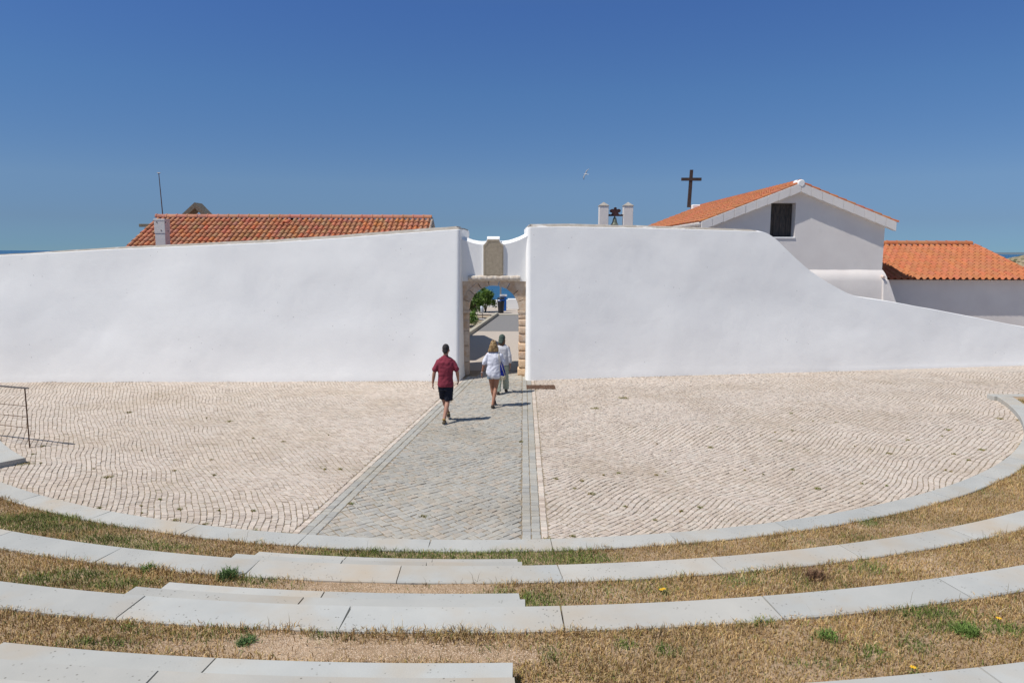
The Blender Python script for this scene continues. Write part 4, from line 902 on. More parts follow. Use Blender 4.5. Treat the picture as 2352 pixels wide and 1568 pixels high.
# litter bin
dark = mat('bin_plastic', (.022, .025, .03), .45, bump=.1); blue = mat('blue_panel', (.01, .10, .42), .5); whitep = mat('white_sign', (.8, .8, .82), .5); bluebag = mat('bin_liner_blue', (.05, .12, .45), .5)
BX_, BYY = -.715, 45.55; bn = empty('litter_bin', (BX_, BYY, 0)); tag(bn, 'dark grey litter bin with open top slot, seen through the arch', 'litter bin')
def lathe(name, prof, mt, parent, n=24, cx=0, cy=0):
    V = []; F = []
    for k in range(n):
        a = 2*math.pi*k/n
        for r_, z in prof: V.append((cx+r_*math.cos(a), cy+r_*math.sin(a), z))
    K = len(prof)
    for k in range(n):
        for j in range(K-1): F.append((k*K+j, ((k+1) % n)*K+j, ((k+1) % n)*K+j+1, k*K+j+1))
    m_ = MB(); m_.add(V, F); return m_.build(name, mt, parent, smooth=True)
lathe('body', [(0, 0), (.165, 0), (.17, .02), (.225, .72), (.235, .76), (.22, .78), (.2, .74)], dark, bn)
lathe('hood', [(.225, .90), (.232, .90), (.235, .93), (.22, .98), (.15, 1.01), (0, 1.02)], dark, bn)
for a in (.3, 1.87, 3.44, 5.0): m_ = MB(); m_.box((.215*math.cos(a)-.02, .215*math.sin(a)-.02, .72), (.215*math.cos(a)+.02, .215*math.sin(a)+.02, .93)); m_.build('support', dark, bn)
lathe('liner', [(0, .76), (.19, .77), (.20, .80), (.195, .7)], bluebag, bn)
ps = empty('info_panel', (-.58, 47.2, 0)); tag(ps, 'blue upright information panel with white top strip behind the bin', 'sign')
m_ = MB(); m_.box((-.20, 0, 0), (.20, .12, .96)); m_.build('board', blue, ps, bevel=.01)
m_ = MB(); m_.box((-.24, -.02, .965), (.24, .14, 1.09)); hb = m_.build('header', whitep, ps, bevel=.008)
m_ = MB(); m_.box((-.09, -.026, 1.015), (.09, -.022, 1.035)); o = m_.build('printed_line', M['iron'], hb)
pt = empty('metal_pole', (-.80, 49.6, 0)); tag(pt, 'grey metal pole standing behind the litter bin', 'pole')
m_ = MB(); m_.tube([(0, 0, 0), (0, 0, 4.1)], .055, 12); m_.build('shaft', mat('galv_pole', (.33, .33, .34), .5, metal=.4), pt, smooth=True)
m_ = MB(); m_.tube([(0, 0, 0), (0, 0, .25)], .085, 12); m_.build('foot_collar', M['steel'], pt)
gl = empty('ground_light', (-1.75, 41.2, 0)); tag(gl, 'small pale grey floodlight on a stake half hidden by the bushes', 'floodlight')
m_ = MB(); m_.box((-.16, -.09, 0), (.16, .09, .05)); m_.build('base_plate', whitep, gl)
m_ = MB(); m_.tube([(0.03, 0, .05), (.05, 0, .36)], .022, 8); m_.build('stake', M['steel'], gl)
m_ = MB(); m_.tube([(.0, 0, .36), (.02, .01, .44), (.0, 0, .66), (-.04, 0, .78)], .08, 10, rr=[.05, .09, .10, .05]); m_.build('lamp_head', mat('lamp_grey', (.5, .55, .62), .4), gl, smooth=True)
# bushes
def bush(x, y, rx, ry, h, n, label, seed, z0=.05):
    rg = np.random.default_rng(seed); root = empty('bush', (x, y, 0)); tag(root, label, 'bush', 'bushes beyond the gate')
    m_ = MB()
    for k in range(9):
        a = rg.uniform(0, 6.28); e = Vector((math.cos(a)*rx*.6, math.sin(a)*ry*.6, h*rg.uniform(.5, .85))); m_.tube([(0, 0, 0), (e.x*.3, e.y*.3, e.z*.45), e], .02, 6, rr=[.03, .02, .008])
    m_.build('stems', M['bark'], root)
    nc = 46; th = rg.uniform(0, 6.28, nc); ph = np.arccos(rg.uniform(-.55, 1, nc)); rr = rg.uniform(.55, 1.0, nc)
    cen = np.stack([rx*rr*np.sin(ph)*np.cos(th), ry*rr*np.sin(ph)*np.sin(th), h*.5+h*.47*rr*np.cos(ph)], 1); cen[:, 2] = np.maximum(cen[:, 2], z0+.1)
    pick = rg.integers(0, nc, n); P = cen[pick]+rg.normal(0, .085, (n, 3)); P[:, 2] = np.maximum(P[:, 2], .04)
    tone = rg.uniform(.65, 1.25, nc)[pick]
    d = rg.normal(0, 1, (n, 3)); d[:, 2] = np.abs(d[:, 2])*.7+.1; d /= np.linalg.norm(d, axis=1)[:, None]
    s = np.cross(d, rg.normal(0, 1, (n, 3))); s /= np.linalg.norm(s, axis=1)[:, None]
    L = rg.uniform(.05, .10, n)[:, None]; W = L*.32
    V = np.stack([P, P+d*L*.5+s*W, P+d*L, P+d*L*.5-s*W], 1).reshape(-1, 3); k = np.arange(n)[:, None]*4
    pal = np.array([(.10, .19, .025), (.14, .24, .03), (.07, .14, .02), (.18, .28, .05), (.05, .10, .02)])
    C = np.repeat(pal[rg.integers(0, 5, n)]*tone[:, None], 4, 0)
    mesh_np('foliage', V, k+np.array([[0, 1, 2, 3]]), M['leaf'], root, colors=C)
bush(-1.72, 46.2, .68, .62, 1.62, 9000, 'rounded bright green bush nearest the litter bin', 3)
bush(-2.42, 41.8, .72, .8, 1.55, 9000, 'dark green bush against the left jamb of the arch', 4)
bush(-2.4, 37.6, .55, .7, .75, 4500, 'low dark bush nearest the kerbstones at left of the arch', 5)

# ------------------------------------------------------------------ drain grate, railing
dg = empty('drain_grate', (.84, 20.42, 0)); tag(dg, 'rusty rectangular drain grate in the cobbles right of the gate', 'drain grate')
m_ = MB(); W_, D_ = .415, .29; z = .012
for a, b in (((-W_, -D_), (W_, -D_+.03)), ((-W_, D_-.03), (W_, D_)), ((-W_, -D_+.03), (-W_+.03, D_-.03)), ((W_-.03, -D_+.03), (W_, D_-.03))): m_.box((a[0], a[1], -.02), (b[0], b[1], z))
m_.build('frame', M['rust'], dg)
m_ = MB()
for k in range(22):
    x = -W_+.045+k*(2*W_-.09)/21; m_.box((x-.013, -D_+.031, -.02), (x+.013, D_-.031, z-.003))
m_.build('bars', M['rust'], dg)
m_ = MB(); m_.box((-W_+.03, -D_+.03, -.02), (W_-.03, D_-.03, .0025)); m_.build('pit', M['iron'], dg)
rl = empty('handrail', (-9.61, 13.86, 0)); tag(rl, 'thin rusty steel handrail with three bars at the left edge of the photo', 'handrail')
dr = Vector((-.95, .31, 0)).normalized()
m_ = MB(); m_.tube([(0, 0, -.02), (.0, 0, 1.19)], .012, 8); m_.build('post', M['rust'], rl)
m_ = MB(); q = dr*2.3; m_.tube([(q.x, q.y, -.02), (q.x, q.y, 1.19)], .016, 8); m_.build('post', M['rust'], rl)
m_ = MB(); q0 = -dr*.06; q1 = dr*2.6; 
ang = math.atan2(dr.y, dr.x); MM = Matrix.Translation((0, 0, 1.195)) @ Matrix.Rotation(ang, 4, 'Z'); m_.box((-.08, -.028, 0), (2.6, .028, .02), M=MM); m_.build('top_rail', M['steel'], rl, bevel=.004)
for z in (.84, .62, .40):
    m_ = MB(); m_.tube([(0, 0, z), dr*2.3+Vector((0, 0, z))], .0065, 6); m_.build('bar', M['rust'], rl)

# ------------------------------------------------------------------ far rock, coast, gull
V = []; F = []; nth, nph = 64, 20
for j in range(nph+1):
    for i in range(nth):
        a = 2*math.pi*i/nth; t = j/nph; r_ = (1-t)**.45 if t < 1 else 0
        p = np.array([[math.cos(a)*2, math.sin(a)*2, t*3]]); nz_ = 1+.22*float(noise(p, 1.3, 5, 3)[0])
        V.append((1480+math.cos(a)*120*r_*nz_, 2000+math.sin(a)*120*r_*nz_, SEA-2+(t**.8)*39*(1+.10*float(noise(p, 2.4, 9, 3)[0]))))
for j in range(nph):
    for i in range(nth): F.append((j*nth+i, j*nth+(i+1) % nth, (j+1)*nth+(i+1) % nth, (j+1)*nth+i))
m_ = MB(); m_.add(V, F); o = m_.build('sea_rock', M['rockm']); o.location = (0, 0, 0); tag(o, 'ochre cliff rock standing in the sea at the far right edge', 'rock')
V = []; F = []; n = 160
for i in range(n+1):
    x = 9000+15000*i/n; y = 22000-x*.1; h = 70*(.4+.6*abs(float(noise(np.array([[i*.05, .3]]), 1, 3, 3)[0])*1.6)+.2)*min(1, i/14)
    V += [(x, y, SEA), (x, y+300, SEA+h), (x, y+2500, SEA+h*1.5), (x, y+3000, SEA)]
for i in range(n):
    for j in range(3): F.append((i*4+j, (i+1)*4+j, (i+1)*4+j+1, i*4+j+1))
m_ = MB(); m_.add(V, F); o = m_.build('distant_coast', mat('far_hills', (.12, .16, .19), 1)); tag(o, kind='structure')
# gull
gu = empty('seagull', (cam_x(1344, 68, 400), 68, cam_z(400, 68, 1344)), R(-25)); tag(gu, 'white gull with grey wings banking in the blue sky left of the cross', 'gull'); gu.rotation_euler = (R(20), R(-60), R(30))
m_ = MB(); m_.tube([(0, .24, 0), (0, .19, .01), (0, .12, .02), (0, 0, 0), (0, -.14, 0), (0, -.24, .01)], .05, 10, rr=[.006, .03, .033, .055, .04, .02])
m_.add([(0, -.2, .01), (.05, -.32, .01), (-.05, -.32, .01)], [(0, 1, 2)])
wm = []
for s in (-1, 1):
    sec = [(0.03, .07, -.07, .01), (.22, .09, -.06, .07), (.40, .05, -.09, .06), (.60, -.08, -.14, .0)]
    V = []
    for x, yf, yb_, z in sec: V += [(s*x, yf, z), (s*x, (yf+yb_)/2, z+.012), (s*x, yb_, z), (s*x, (yf+yb_)/2, z-.006)]
    F = []
    for k in range(3):
        for j in range(4): F.append((k*4+j, k*4+(j+1) % 4, (k+1)*4+(j+1) % 4, (k+1)*4+j))
    F.append((12, 13, 14, 15)); mw = MB(); mw.add(V, F, (1, 1, 1)); wm.append(mw)
gb = m_.build('body', mat('gull_white', (.55, .56, .57), .8), gu, smooth=True)
for mw in wm: mw.build('wing', mat('gull_grey', (.32, .34, .37), .8), gu, smooth=True)

# ------------------------------------------------------------------ people
def capsule(mb, p0, p1, r0, r1, n=14, ex=1.0, up=None):
    """closed tapered capsule, ex squashes in the direction 'up x axis' (for flat limbs)"""
    p0 = Vector(p0); p1 = Vector(p1); d = p1-p0; L = d.length; d = d.normalized() if L > 1e-6 else Vector((0, 0, 1))
    ref = Vector(up) if up else (Vector((0, 1, 0)) if abs(d.y) < .9 else Vector((1, 0, 0)))
    a = d.cross(ref).normalized(); b = a.cross(d).normalized(); V = []; K = 0
    rows = [(-math.cos(math.pi/2*k/4), math.sin(math.pi/2*k/4), 0) for k in range(1, 4)]+[(0, 1, 0), (0, 1, 1)]+[(math.sin(math.pi/2*k/4), math.cos(math.pi/2*k/4), 1) for k in range(1, 4)]
    V.append(p0-d*r0)
    for off, s, e in rows:
        c = (p0+d*(off*r0)) if e == 0 else (p1+d*(off*r1)); r = (r0 if e == 0 else r1)*s
        for k in range(n):
            t = 2*math.pi*k/n; V.append(c+a*(r*math.cos(t))+b*(r*ex*math.sin(t)))
        K += 1
    V.append(p1+d*r1); F = [(0, 1+(k+1) % n, 1+k) for k in range(n)]
    for j in range(K-1):
        for k in range(n): F.append((1+j*n+k, 1+j*n+(k+1) % n, 1+(j+1)*n+(k+1) % n, 1+(j+1)*n+k))
    e = len(V)-1; F += [(e, 1+(K-1)*n+k, 1+(K-1)*n+(k+1) % n) for k in range(n)]
    mb.add(V, F)
def ell(mb, c, r, n=16, m=10):
    V = [(c[0], c[1], c[2]-r[2])]; F = []
    for j in range(1, m):
        t = math.pi*j/m
        for k in range(n): a = 2*math.pi*k/n; V.append((c[0]+r[0]*math.sin(t)*math.cos(a), c[1]+r[1]*math.sin(t)*math.sin(a), c[2]-r[2]*math.cos(t)))
    V.append((c[0], c[1], c[2]+r[2])); F = [(0, 1+(k+1) % n, 1+k) for k in range(n)]
    for j in range(m-2):
        for k in range(n): F.append((1+j*n+k, 1+j*n+(k+1) % n, 1+(j+1)*n+(k+1) % n, 1+(j+1)*n+k))
    e = len(V)-1; F += [(e, 1+(m-2)*n+k, 1+(m-2)*n+(k+1) % n) for k in range(n)]
    mb.add(V, F)
def loft(mb, secs, n=24, sq=2.4):
    """secs: (x, y, z, rx, ry) closed superelliptic body"""
    V = []; F = []
    for x, y, z, rx, ry in secs:
        for k in range(n):
            a = 2*math.pi*k/n; c, s = math.cos(a), math.sin(a); e = 2/sq
            V.append((x+rx*math.copysign(abs(c)**e, c), y+ry*math.copysign(abs(s)**e, s), z))
    for j in range(len(secs)-1):
        for k in range(n): F.append((j*n+k, j*n+(k+1) % n, (j+1)*n+(k+1) % n, (j+1)*n+k))
    F.append(tuple(reversed(range(n)))); F.append(tuple((len(secs)-1)*n+k for k in range(n)))
    mb.add(V, F)
def hand(mb, wrist, d, side, curl=.5, palm_n=None):
    """five fingers; d points from wrist to knuckles, side=+1 thumb towards +y"""
    w_ = Vector(wrist); d = Vector(d).normalized(); t = Vector((0, 1, 0)); t = (t-d*t.dot(d)).normalized()*side; nrm = d.cross(t).normalized()
    capsule(mb, w_+d*.01, w_+d*.075, .024, .033, ex=.5, up=nrm)
    inn = nrm if nrm.x*w_.x < 0 else -nrm
    for k, (o_, l) in enumerate(((.028, .068), (.010, .078), (-.009, .072), (-.027, .056))):
        b = w_+d*.09+t*o_*.95; m1 = b+(d+inn*curl*.5)*l*.5; m2 = m1+(d*.8+inn*curl*1.2).normalized()*l*.5
        capsule(mb, b-d*.02, m1, .0092, .0085, n=8); capsule(mb, m1, m2, .0085, .007, n=8)
    b = w_+d*.03+t*.028; m1 = b+(d*.6+t*.6+inn*.2).normalized()*.045; m2 = m1+(d+inn*.4).normalized()*.035
    capsule(mb, b, m1, .0115, .010, n=8); capsule(mb, m1, m2, .010, .008, n=8)
def remesh(mb, name, mt, parent, vox=.009, smooth=4, fac=.5, wrinkle=0, wscale=.08, dirn=None):
    o = mb.build(name, mt, parent, smooth=True)
    r = o.modifiers.new('remesh', 'REMESH'); r.mode = 'VOXEL'; r.voxel_size = vox; r.use_smooth_shade = True
    s = o.modifiers.new('smooth', 'SMOOTH'); s.iterations = smooth; s.factor = fac
    if wrinkle:
        for sc, st in ((wscale, wrinkle), (wscale*.5, wrinkle*.22)):
            tx = bpy.data.textures.new('folds', 'CLOUDS'); tx.noise_scale = sc; tx.noise_depth = 1
            dm = o.modifiers.new('folds', 'DISPLACE'); dm.texture = tx; dm.strength = st; dm.mid_level = .5
            if dirn:
                dm.texture_coords = 'OBJECT'; dm.texture_coords_object = dirn
    return o
foldref = {}
def fabric(name, c, c2=None, sc=40): return mat(name, c, .9, c2=c2 or tuple(q*.86 for q in c), scale=6, bump=.35, bscale=sc, bdist=.004, bump2=.35, b2scale=9, spec=.15)
def leg(mb, hip, knee, ankle, rt=.078, rk=.052, rc=.056, ra=.036):
    hip, knee, ankle = Vector(hip), Vector(knee), Vector(ankle); cal = knee.lerp(ankle, .3)+Vector((0, -.018, 0))
    capsule(mb, hip, knee, rt, rk); capsule(mb, knee, cal, rk, rc*.96); capsule(mb, cal, ankle, rc*.95, ra)
def bare_foot(mb, ankle, toe):
    ankle, toe = Vector(ankle), Vector(toe); capsule(mb, ankle+Vector((0, -.02, -.045)), toe, .034, .026, ex=.8)
def head_geo(mb, c, w=.076, tilt=0, turn=0):
    """head centre c; facing +y rotated by turn"""
    c = Vector(c); Rm = Matrix.Rotation(turn, 3, 'Z') @ Matrix.Rotation(tilt, 3, 'X')
    tmp = MB(); ell(tmp, (0, -.012, .02), (w, .096, .105)); ell(tmp, (0, .03, -.045), (w*.78, .066, .072)); ell(tmp, (0, .098, -.018), (.014, .022, .026)); ell(tmp, (0, .082, -.066), (.027, .014, .012))
    ell(tmp, (0, .068, -.10), (.03, .03, .022))
    for s in (-1, 1): ell(tmp, (s*(w+.004), -.002, -.015), (.011, .022, .034)); ell(tmp, (s*.034, .078, .02), (.022, .012, .012))
    V = [c+Rm @ Vector(v) for v in tmp.v]; mb.add(V, tmp.f); return Rm
def eyes(parent, c, Rm):
    for s in (-1, 1): m_ = MB(); p = Vector(c)+Rm @ Vector((s*.032, .088, .002)); ell(m_, p, (.011, .008, .007), 8, 6); m_.build('eye', M['iron'], parent, smooth=True)
def person(x, y, rz, label):
    o = empty('person', (x, y, 0), rz); tag(o, label, 'person'); return o

# --- man in a dark red polo shirt
pm = person(-1.52, 16.15, R(3), 'man in dark red polo shirt and navy shorts walking toward the gate')
mb = MB(); Rm = head_geo(mb, (.012, .02, 1.675), .074, R(-8), R(-14)); capsule(mb, (.005, -.01, 1.50), (.01, .005, 1.61), .058, .054)
loft(mb, [(0, 0, .90, .14, .10), (0, 0, 1.0, .15, .10), (0, -.01, 1.2, .15, .095), (0, -.01, 1.36, .165, .095), (0, -.005, 1.44, .12, .07), (0, 0, 1.50, .05, .05)])
# arms
for s, sh_, el_, wr_ in ((-1, (-.165, -.01, 1.375), (-.255, -.05, 1.165), (-.292, -.02, .915)), (1, (.165, -.01, 1.375), (.265, -.02, 1.17), (.285, .13, .96))):
    capsule(mb, sh_, el_, .044, .040); capsule(mb, el_, Vector(el_).lerp(Vector(wr_), .35), .041, .040); capsule(mb, Vector(el_).lerp(Vector(wr_), .35), wr_, .040, .026, ex=.85); hand(mb, wr_, (Vector(wr_)-Vector(el_))+Vector((.02*-s, 0, -.05)), 1, .7)
# legs: left planted behind (near), right forward pushing
leg(mb, (.075, 0, .90), (.045, .02, .49), (-.035, -.26, .10)); bare_foot(mb, (-.035, -.26, .10), (-.03, -.13, .04))
leg(mb, (-.085, 0, .90), (-.055, .17, .50), (.045, .26, .12)); bare_foot(mb, (.045, .26, .12), (.05, .38, .05))
remesh(mb, 'body', M['skin'], pm, .0085, 3); 
eyes(pm, (.012, .02, 1.675), Rm)
mb = MB(); tmp = MB(); ell(tmp, (0, -.022, .040), (.080, .098, .096)); ell(tmp, (0, -.062, -.030), (.064, .050, .062)); 
mb.add([Vector((.012, .02, 1.675))+Rm @ Vector(v) for v in tmp.v], tmp.f); remesh(mb, 'hair', mat('dark_hair', (.025, .022, .022), .8, c2=(.05, .045, .045), scale=30, bump=.8, bscale=120), pm, .007, 2, wrinkle=.006, wscale=.02)
red = fabric('polo_red', (.26, .045, .068)); mb = MB()
loft(mb, [(0, -.005, .83, .185, .135), (0, -.005, .90, .182, .135), (-.002, -.005, 1.0, .175, .13), (0, -.01, 1.15, .172, .128), (0, -.012, 1.30, .190, .13), (0, -.012, 1.40, .198, .122), (0, -.005, 1.46, .17, .10), (0, 0, 1.50, .10, .078), (0, 0, 1.525, .068, .066)])
for s, sh_, el_ in ((-1, (-.162, -.01, 1.395), (-.240, -.04, 1.225)), (1, (.162, -.01, 1.395), (.250, -.02, 1.225))):
    capsule(mb, sh_, el_, .064, .066)
shirt = remesh(mb, 'polo_shirt', red, pm, .010, 8, wrinkle=.032, wscale=.13)
mb = MB(); V = []; F = []; n = 20
for zz, r1, r2 in ((1.505, .068, .066), (1.545, .062, .060), (1.55, .058, .056), (1.51, .06, .058)):
    for k in range(n): a = 2*math.pi*k/n; V.append((.004+r1*math.cos(a), r2*math.sin(a), zz+(.01*-math.sin(a))))
for j in range(3):
    for k in range(n): F.append((j*n+k, j*n+(k+1) % n, (j+1)*n+(k+1) % n, (j+1)*n+k))
mb.add(V, F); o = mb.build('collar', red, shirt, smooth=True)
nav = fabric('navy_shorts', (.018, .021, .034)); mb = MB()
loft(mb, [(0, 0, .74, .15, .115), (0, 0, .84, .165, .125), (0, 0, .93, .160, .12)])
capsule(mb, (.085, 0, .80), (.062, .03, .56), .098, .090); capsule(mb, (-.085, .0, .80), (-.065, .14, .56), .095, .085)
loft(mb, [(.060, .02, .505, .092, .100), (.066, .02, .60, .095, .105), (.08, .0, .78, .09, .11)]); loft(mb, [(-.062, .15, .515, .084, .09), (-.068, .12, .62, .088, .095), (-.08, .02, .78, .09, .11)])
remesh(mb, 'shorts', nav, pm, .010, 4, wrinkle=.026, wscale=.07)
def shoe(parent, heel, toe, lift, cu, cs, nm='shoe', strap=False, w_=.046):
    heel = Vector(heel); toe = Vector(toe); d = (toe-heel); L = .27; d.normalize(); s = Vector((0, 0, 1)).cross(d).normalized(); up = d.cross(s)
    m1 = MB(); capsule(m1, heel+up*.045, heel+d*.10+up*.050, .040, .040, ex=1.1); capsule(m1, heel+d*.06+up*.04, heel+d*(L-.05)+up*.028, .042, .036, ex=.75); u = remesh(m1, nm, cu, parent, .007, 3)
    m2 = MB(); n = 18; V = []; F = []
    for zz in (0, .024):
        for k in range(n):
            a = 2*math.pi*k/n; t = math.cos(a); ww = w_*(1.0 if t > 0 else .82); V.append(heel+d*(L/2-.03+(L/2+.005)*t)+s*(ww*math.sin(a))+up*zz)
    F = [tuple(reversed(range(n))), tuple(range(n, 2*n))]+[(k, (k+1) % n, n+(k+1) % n, n+k) for k in range(n)]
    m2.add(V, F); m2.build('sole', cs, u, bevel=.004)
    return u
shoeb = mat('shoe_brown', (.09, .07, .04), .7); shoey = mat('shoe_mustard', (.30, .19, .05), .8); solew = mat('sole_white', (.6, .6, .58), .6); soley = mat('sole_dark', (.05, .045, .04), .7)
shoe(pm, (-.035, -.32, .0), (-.01, -.05, .0), 0, shoeb, solew)
shoe(pm, (.045, .17, .085), (.055, .42, .0), 0, shoeb, soley)
for a_, nm in (((-.035, -.265, .115), 0), ((.045, .235, .165), 1)):
    m_ = MB(); ell(m_, a_, (.042, .05, .022), 12, 8); m_.build('sock', shoey, pm, smooth=True)

# --- woman with blond hair, white shirt, denim shorts
pw_ = person(-.45, 17.80, R(-2), 'blond woman in loose white shirt and denim shorts with a blue bag on her shoulder')
hc = (-.015, .02, 1.565); mb = MB(); Rm = head_geo(mb, hc, .070, R(-6), R(6)); capsule(mb, (0, -.005, 1.38), (-.01, .0, 1.50), .046, .044)
loft(mb, [(0, 0, .80, .15, .11), (0, 0, .90, .15, .11), (0, -.01, 1.08, .125, .09), (0, -.01, 1.28, .155, .09), (0, -.005, 1.37, .11, .065), (0, 0, 1.42, .045, .045)])
for s, sh_, el_, wr_ in ((-1, (-.165, -.01, 1.34), (-.245, -.05, 1.10), (-.305, -.01, .87)), (1, (.165, -.01, 1.34), (.225, .02, 1.10), (.20, .16, .92))):
    capsule(mb, sh_, el_, .042, .034); capsule(mb, el_, Vector(el_).lerp(Vector(wr_), .3), .034, .034); capsule(mb, Vector(el_).lerp(Vector(wr_), .3), wr_, .034, .021); hand(mb, wr_, (Vector(wr_)-Vector(el_))+Vector((.03, 0, -.06)), 1, .6)
leg(mb, (.075, 0, .82), (.04, .02, .46), (-.025, -.20, .09), .088, .050, .053, .032); bare_foot(mb, (-.025, -.20, .09), (-.022, -.06, .035))
leg(mb, (-.075, 0, .82), (-.055, .10, .46), (.0, .17, .10), .086, .050, .053, .032); bare_foot(mb, (.0, .17, .10), (.0, .31, .04))
remesh(mb, 'body', M['skin2'], pw_, .0085, 3); eyes(pw_, hc, Rm)
blond = mat('blond_hair', (.36, .23, .10), .55, c2=(.14, .075, .03), scale=5, stretch=(9, 9, 1), bump=.6, bscale=12, c3=(.55, .40, .20), s3=7, t3=(.5, .65))
mb = MB(); tmp = MB(); ell(tmp, (0, -.02, .035), (.082, .100, .098)); loft(tmp, [(-.01, -.035, -.165, .130, .058), (-.008, -.036, -.15, .138, .070), (0, -.034, -.08, .124, .084), (0, -.03, 0, .098, .092), (0, -.025, .05, .07, .07)])
mb.add([Vector(hc)+Rm @ Vector(v) for v in tmp.v], tmp.f); remesh(mb, 'hair', blond, pw_, .008, 4, wrinkle=.018, wscale=.03)
m_ = MB(); ell(m_, Vector(hc)+Vector((-.002, -.045, .118)), (.018, .05, .012)); m_.build('hair_parting', mat('dark_parting', (.10, .06, .035), .8), pw_, smooth=True)
wht = fabric('white_shirt', (.74, .75, .82), (.66, .67, .75)); mb = MB()
loft(mb, [(.03, -.03, .725, .10, .09), (.02, -.02, .76, .165, .13), (.0, -.01, .84, .20, .15), (-.005, -.01, .95, .195, .145), (.0, -.01, 1.10, .18, .13), (.0, -.01, 1.25, .18, .12), (.0, -.01, 1.33, .175, .105), (0, 0, 1.385, .11, .075), (0, 0, 1.405, .07, .06)], sq=2.2)
for s, sh_, el_ in ((-1, (-.150, -.01, 1.32), (-.225, -.04, 1.16)), (1, (.150, -.01, 1.32), (.222, .01, 1.15))):
    capsule(mb, sh_, el_, .068, .068); capsule(mb, Vector(el_)+Vector((0, 0, -.005)), Vector(el_)+Vector((s*.012, 0, -.04)), .064, .058)
remesh(mb, 'loose_shirt', wht, pw_, .010, 7, wrinkle=.038, wscale=.13)
den = fabric('denim', (.22, .30, .38)); mb = MB()
loft(mb, [(0, 0, .80, .165, .125), (0, 0, .90, .155, .115)]); loft(mb, [(.085, .0, .715, .095, .105), (.08, .0, .83, .092, .11)]); loft(mb, [(-.088, .02, .715, .095, .105), (-.08, .0, .83, .092, .11)])
remesh(mb, 'denim_shorts', den, pw_, .010, 3, wrinkle=.012, wscale=.05)
sand = mat('sandal_brown', (.055, .04, .03), .7)
shoe(pw_, (-.025, -.25, .0), (-.02, .02, .0), 0, sand, soley); shoe(pw_, (.0, .10, .05), (.0, .36, .0), 0, sand, soley)
m_ = MB(); n = 12; m_.tube([(-.300+.028*math.cos(6.283*k/n), -.01+.028*math.sin(6.283*k/n), .885+.004*math.sin(6.283*k/n)) for k in range(n+1)], .007, 6, caps=False); m_.build('bracelet', mat('bracelet_beads', (.5, .45, .45), .5), pw_)
# blue tote bag hanging from her right shoulder
tb = empty('tote_bag', (-.45+.20, 17.74, .75)); tag(tb, 'royal blue cloth tote bag with cream base hanging from the blond woman', 'bag')
mb = MB(); loft(mb, [(.0, 0, .02, .070, .045), (.005, 0, .08, .090, .055), (.0, 0, .16, .082, .05), (-.015, 0, .30, .055, .035), (-.035, 0, .40, .022, .02)], sq=2.2); remesh(mb, 'bag_body', fabric('bag_blue', (.020, .035, .27)), tb, .008, 3, wrinkle=.012, wscale=.05)
mb = MB(); loft(mb, [(.0, 0, -.055, .05, .035), (.005, 0, -.03, .088, .052), (.008, 0, .03, .098, .060), (.005, 0, .055, .094, .057)], sq=2.2); remesh(mb, 'bag_base', fabric('bag_cream', (.55, .50, .36)), tb, .008, 3, wrinkle=.03, wscale=.04)
mb = MB(); mb.tube([(.075, -.045, .05), (.02, -.06, .22), (-.04, -.085, .42), (-.075, -.07, .58), (-.08, -.0, .635)], .0075, 8); mb.tube([(-.06, -.04, .06), (-.055, -.07, .25), (-.07, -.095, .42), (-.085, -.075, .58), (-.09, -.0, .635)], .0075, 8); mb.tube([(.075, .045, .05), (.0, .08, .42), (-.05, .10, .55), (-.08, .0, .635)], .0075, 8)
mb.build('strap', fabric('strap_cream', (.6, .57, .5)), tb, smooth=True)

# --- woman with a green cap, pale clothes
pg_ = person(-.265, 19.50, R(-4), 'woman in green-grey cap, long white shirt and sage trousers entering the gate')
hc = (-.005, .02, 1.505); mb = MB(); Rm = head_geo(mb, hc, .069, R(-10), R(-22)); capsule(mb, (0, -.005, 1.33), (-.005, .0, 1.45), .045, .043)
loft(mb, [(0, 0, .80, .145, .10), (0, 0, .90, .14, .10), (0, -.01, 1.08, .12, .085), (0, -.01, 1.24, .15, .088), (0, -.005, 1.33, .10, .06), (0, 0, 1.38, .045, .045)])
for s, sh_, el_, wr_ in ((-1, (-.16, -.01, 1.29), (-.205, .02, 1.05), (-.19, .15, .88)), (1, (.16, -.01, 1.29), (.205, -.05, 1.05), (.22, -.02, .80))):
    capsule(mb, sh_, el_, .040, .033); capsule(mb, el_, wr_, .034, .022); hand(mb, wr_, (Vector(wr_)-Vector(el_))+Vector((-.02*s, 0, -.06)), 1, .6)
leg(mb, (-.075, 0, .80), (-.09, -.02, .44), (-.105, -.20, .09), .08, .05, .05, .032); bare_foot(mb, (-.105, -.20, .09), (-.10, -.06, .035))
leg(mb, (.075, 0, .80), (.085, .08, .44), (.09, .17, .09), .08, .05, .05, .032); bare_foot(mb, (.09, .17, .09), (.09, .31, .035))
remesh(mb, 'body', M['skin2'], pg_, .0085, 3); eyes(pg_, hc, Rm)
brown = mat('brown_hair', (.10, .055, .03), .6, c2=(.18, .10, .05), scale=6, stretch=(9, 9, 1), bump=.6, bscale=20)
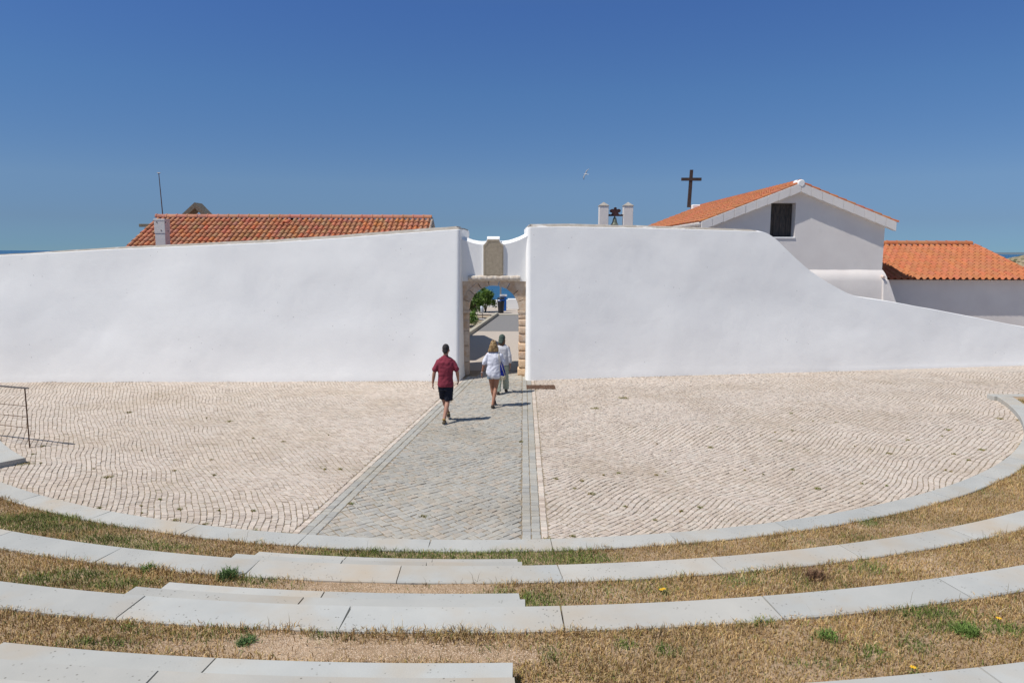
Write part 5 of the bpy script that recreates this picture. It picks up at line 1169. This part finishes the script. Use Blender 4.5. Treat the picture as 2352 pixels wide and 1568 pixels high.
mb = MB(); tmp = MB(); loft(tmp, [(.0, -.02, -.20, .075, .045), (.0, -.02, -.12, .095, .07), (0, -.015, -.02, .086, .085), (0, -.01, .03, .075, .08)]); mb.add([Vector(hc)+Rm @ Vector(v) for v in tmp.v], tmp.f); remesh(mb, 'hair', brown, pg_, .008, 3, wrinkle=.02, wscale=.03)
capm = fabric('cap_green', (.085, .115, .095)); mb = MB(); tmp = MB(); ell(tmp, (0, -.018, .045), (.086, .106, .098)); ell(tmp, (0, -.06, -.03), (.080, .060, .095)); ell(tmp, (0, -.095, -.085), (.068, .026, .045)); mb.add([Vector(hc)+Rm @ Vector(v) for v in tmp.v], tmp.f)
remesh(mb, 'cap', capm, pg_, .008, 3, wrinkle=.010, wscale=.04)
lin = fabric('linen_shirt', (.62, .62, .64), (.53, .53, .56)); mb = MB()
loft(mb, [(0, -.005, .80, .175, .125), (0, -.005, .90, .172, .125), (0, -.01, 1.10, .165, .12), (0, -.01, 1.24, .172, .115), (0, -.005, 1.31, .16, .095), (0, 0, 1.365, .09, .068)])
for s, sh_, el_, wr_ in ((-1, (-.145, -.01, 1.27), (-.20, .02, 1.05), (-.19, .11, .94)), (1, (.145, -.01, 1.27), (.203, -.04, 1.06), (.213, -.03, .90))):
    capsule(mb, sh_, el_, .062, .054); capsule(mb, el_, wr_, .054, .050)
remesh(mb, 'long_shirt', lin, pg_, .010, 7, wrinkle=.022, wscale=.14)
sage = fabric('sage_trousers', (.36, .40, .32)); mb = MB()
loft(mb, [(0, 0, .74, .165, .12), (0, 0, .86, .155, .115)])
loft(mb, [(-.105, -.17, .08, .075, .085), (-.10, -.11, .25, .078, .085), (-.09, -.02, .46, .082, .088), (-.08, 0, .78, .09, .11)]); loft(mb, [(.09, .15, .10, .080, .088), (.09, .12, .25, .080, .088), (.085, .07, .46, .084, .09), (.08, 0, .78, .09, .11)])
remesh(mb, 'wide_trousers', sage, pg_, .011, 4, wrinkle=.026, wscale=.08)
shoe(pg_, (-.105, -.25, .0), (-.10, .02, .0), 0, sand, soley); shoe(pg_, (.09, .11, .03), (.09, .36, .0), 0, sand, soley)
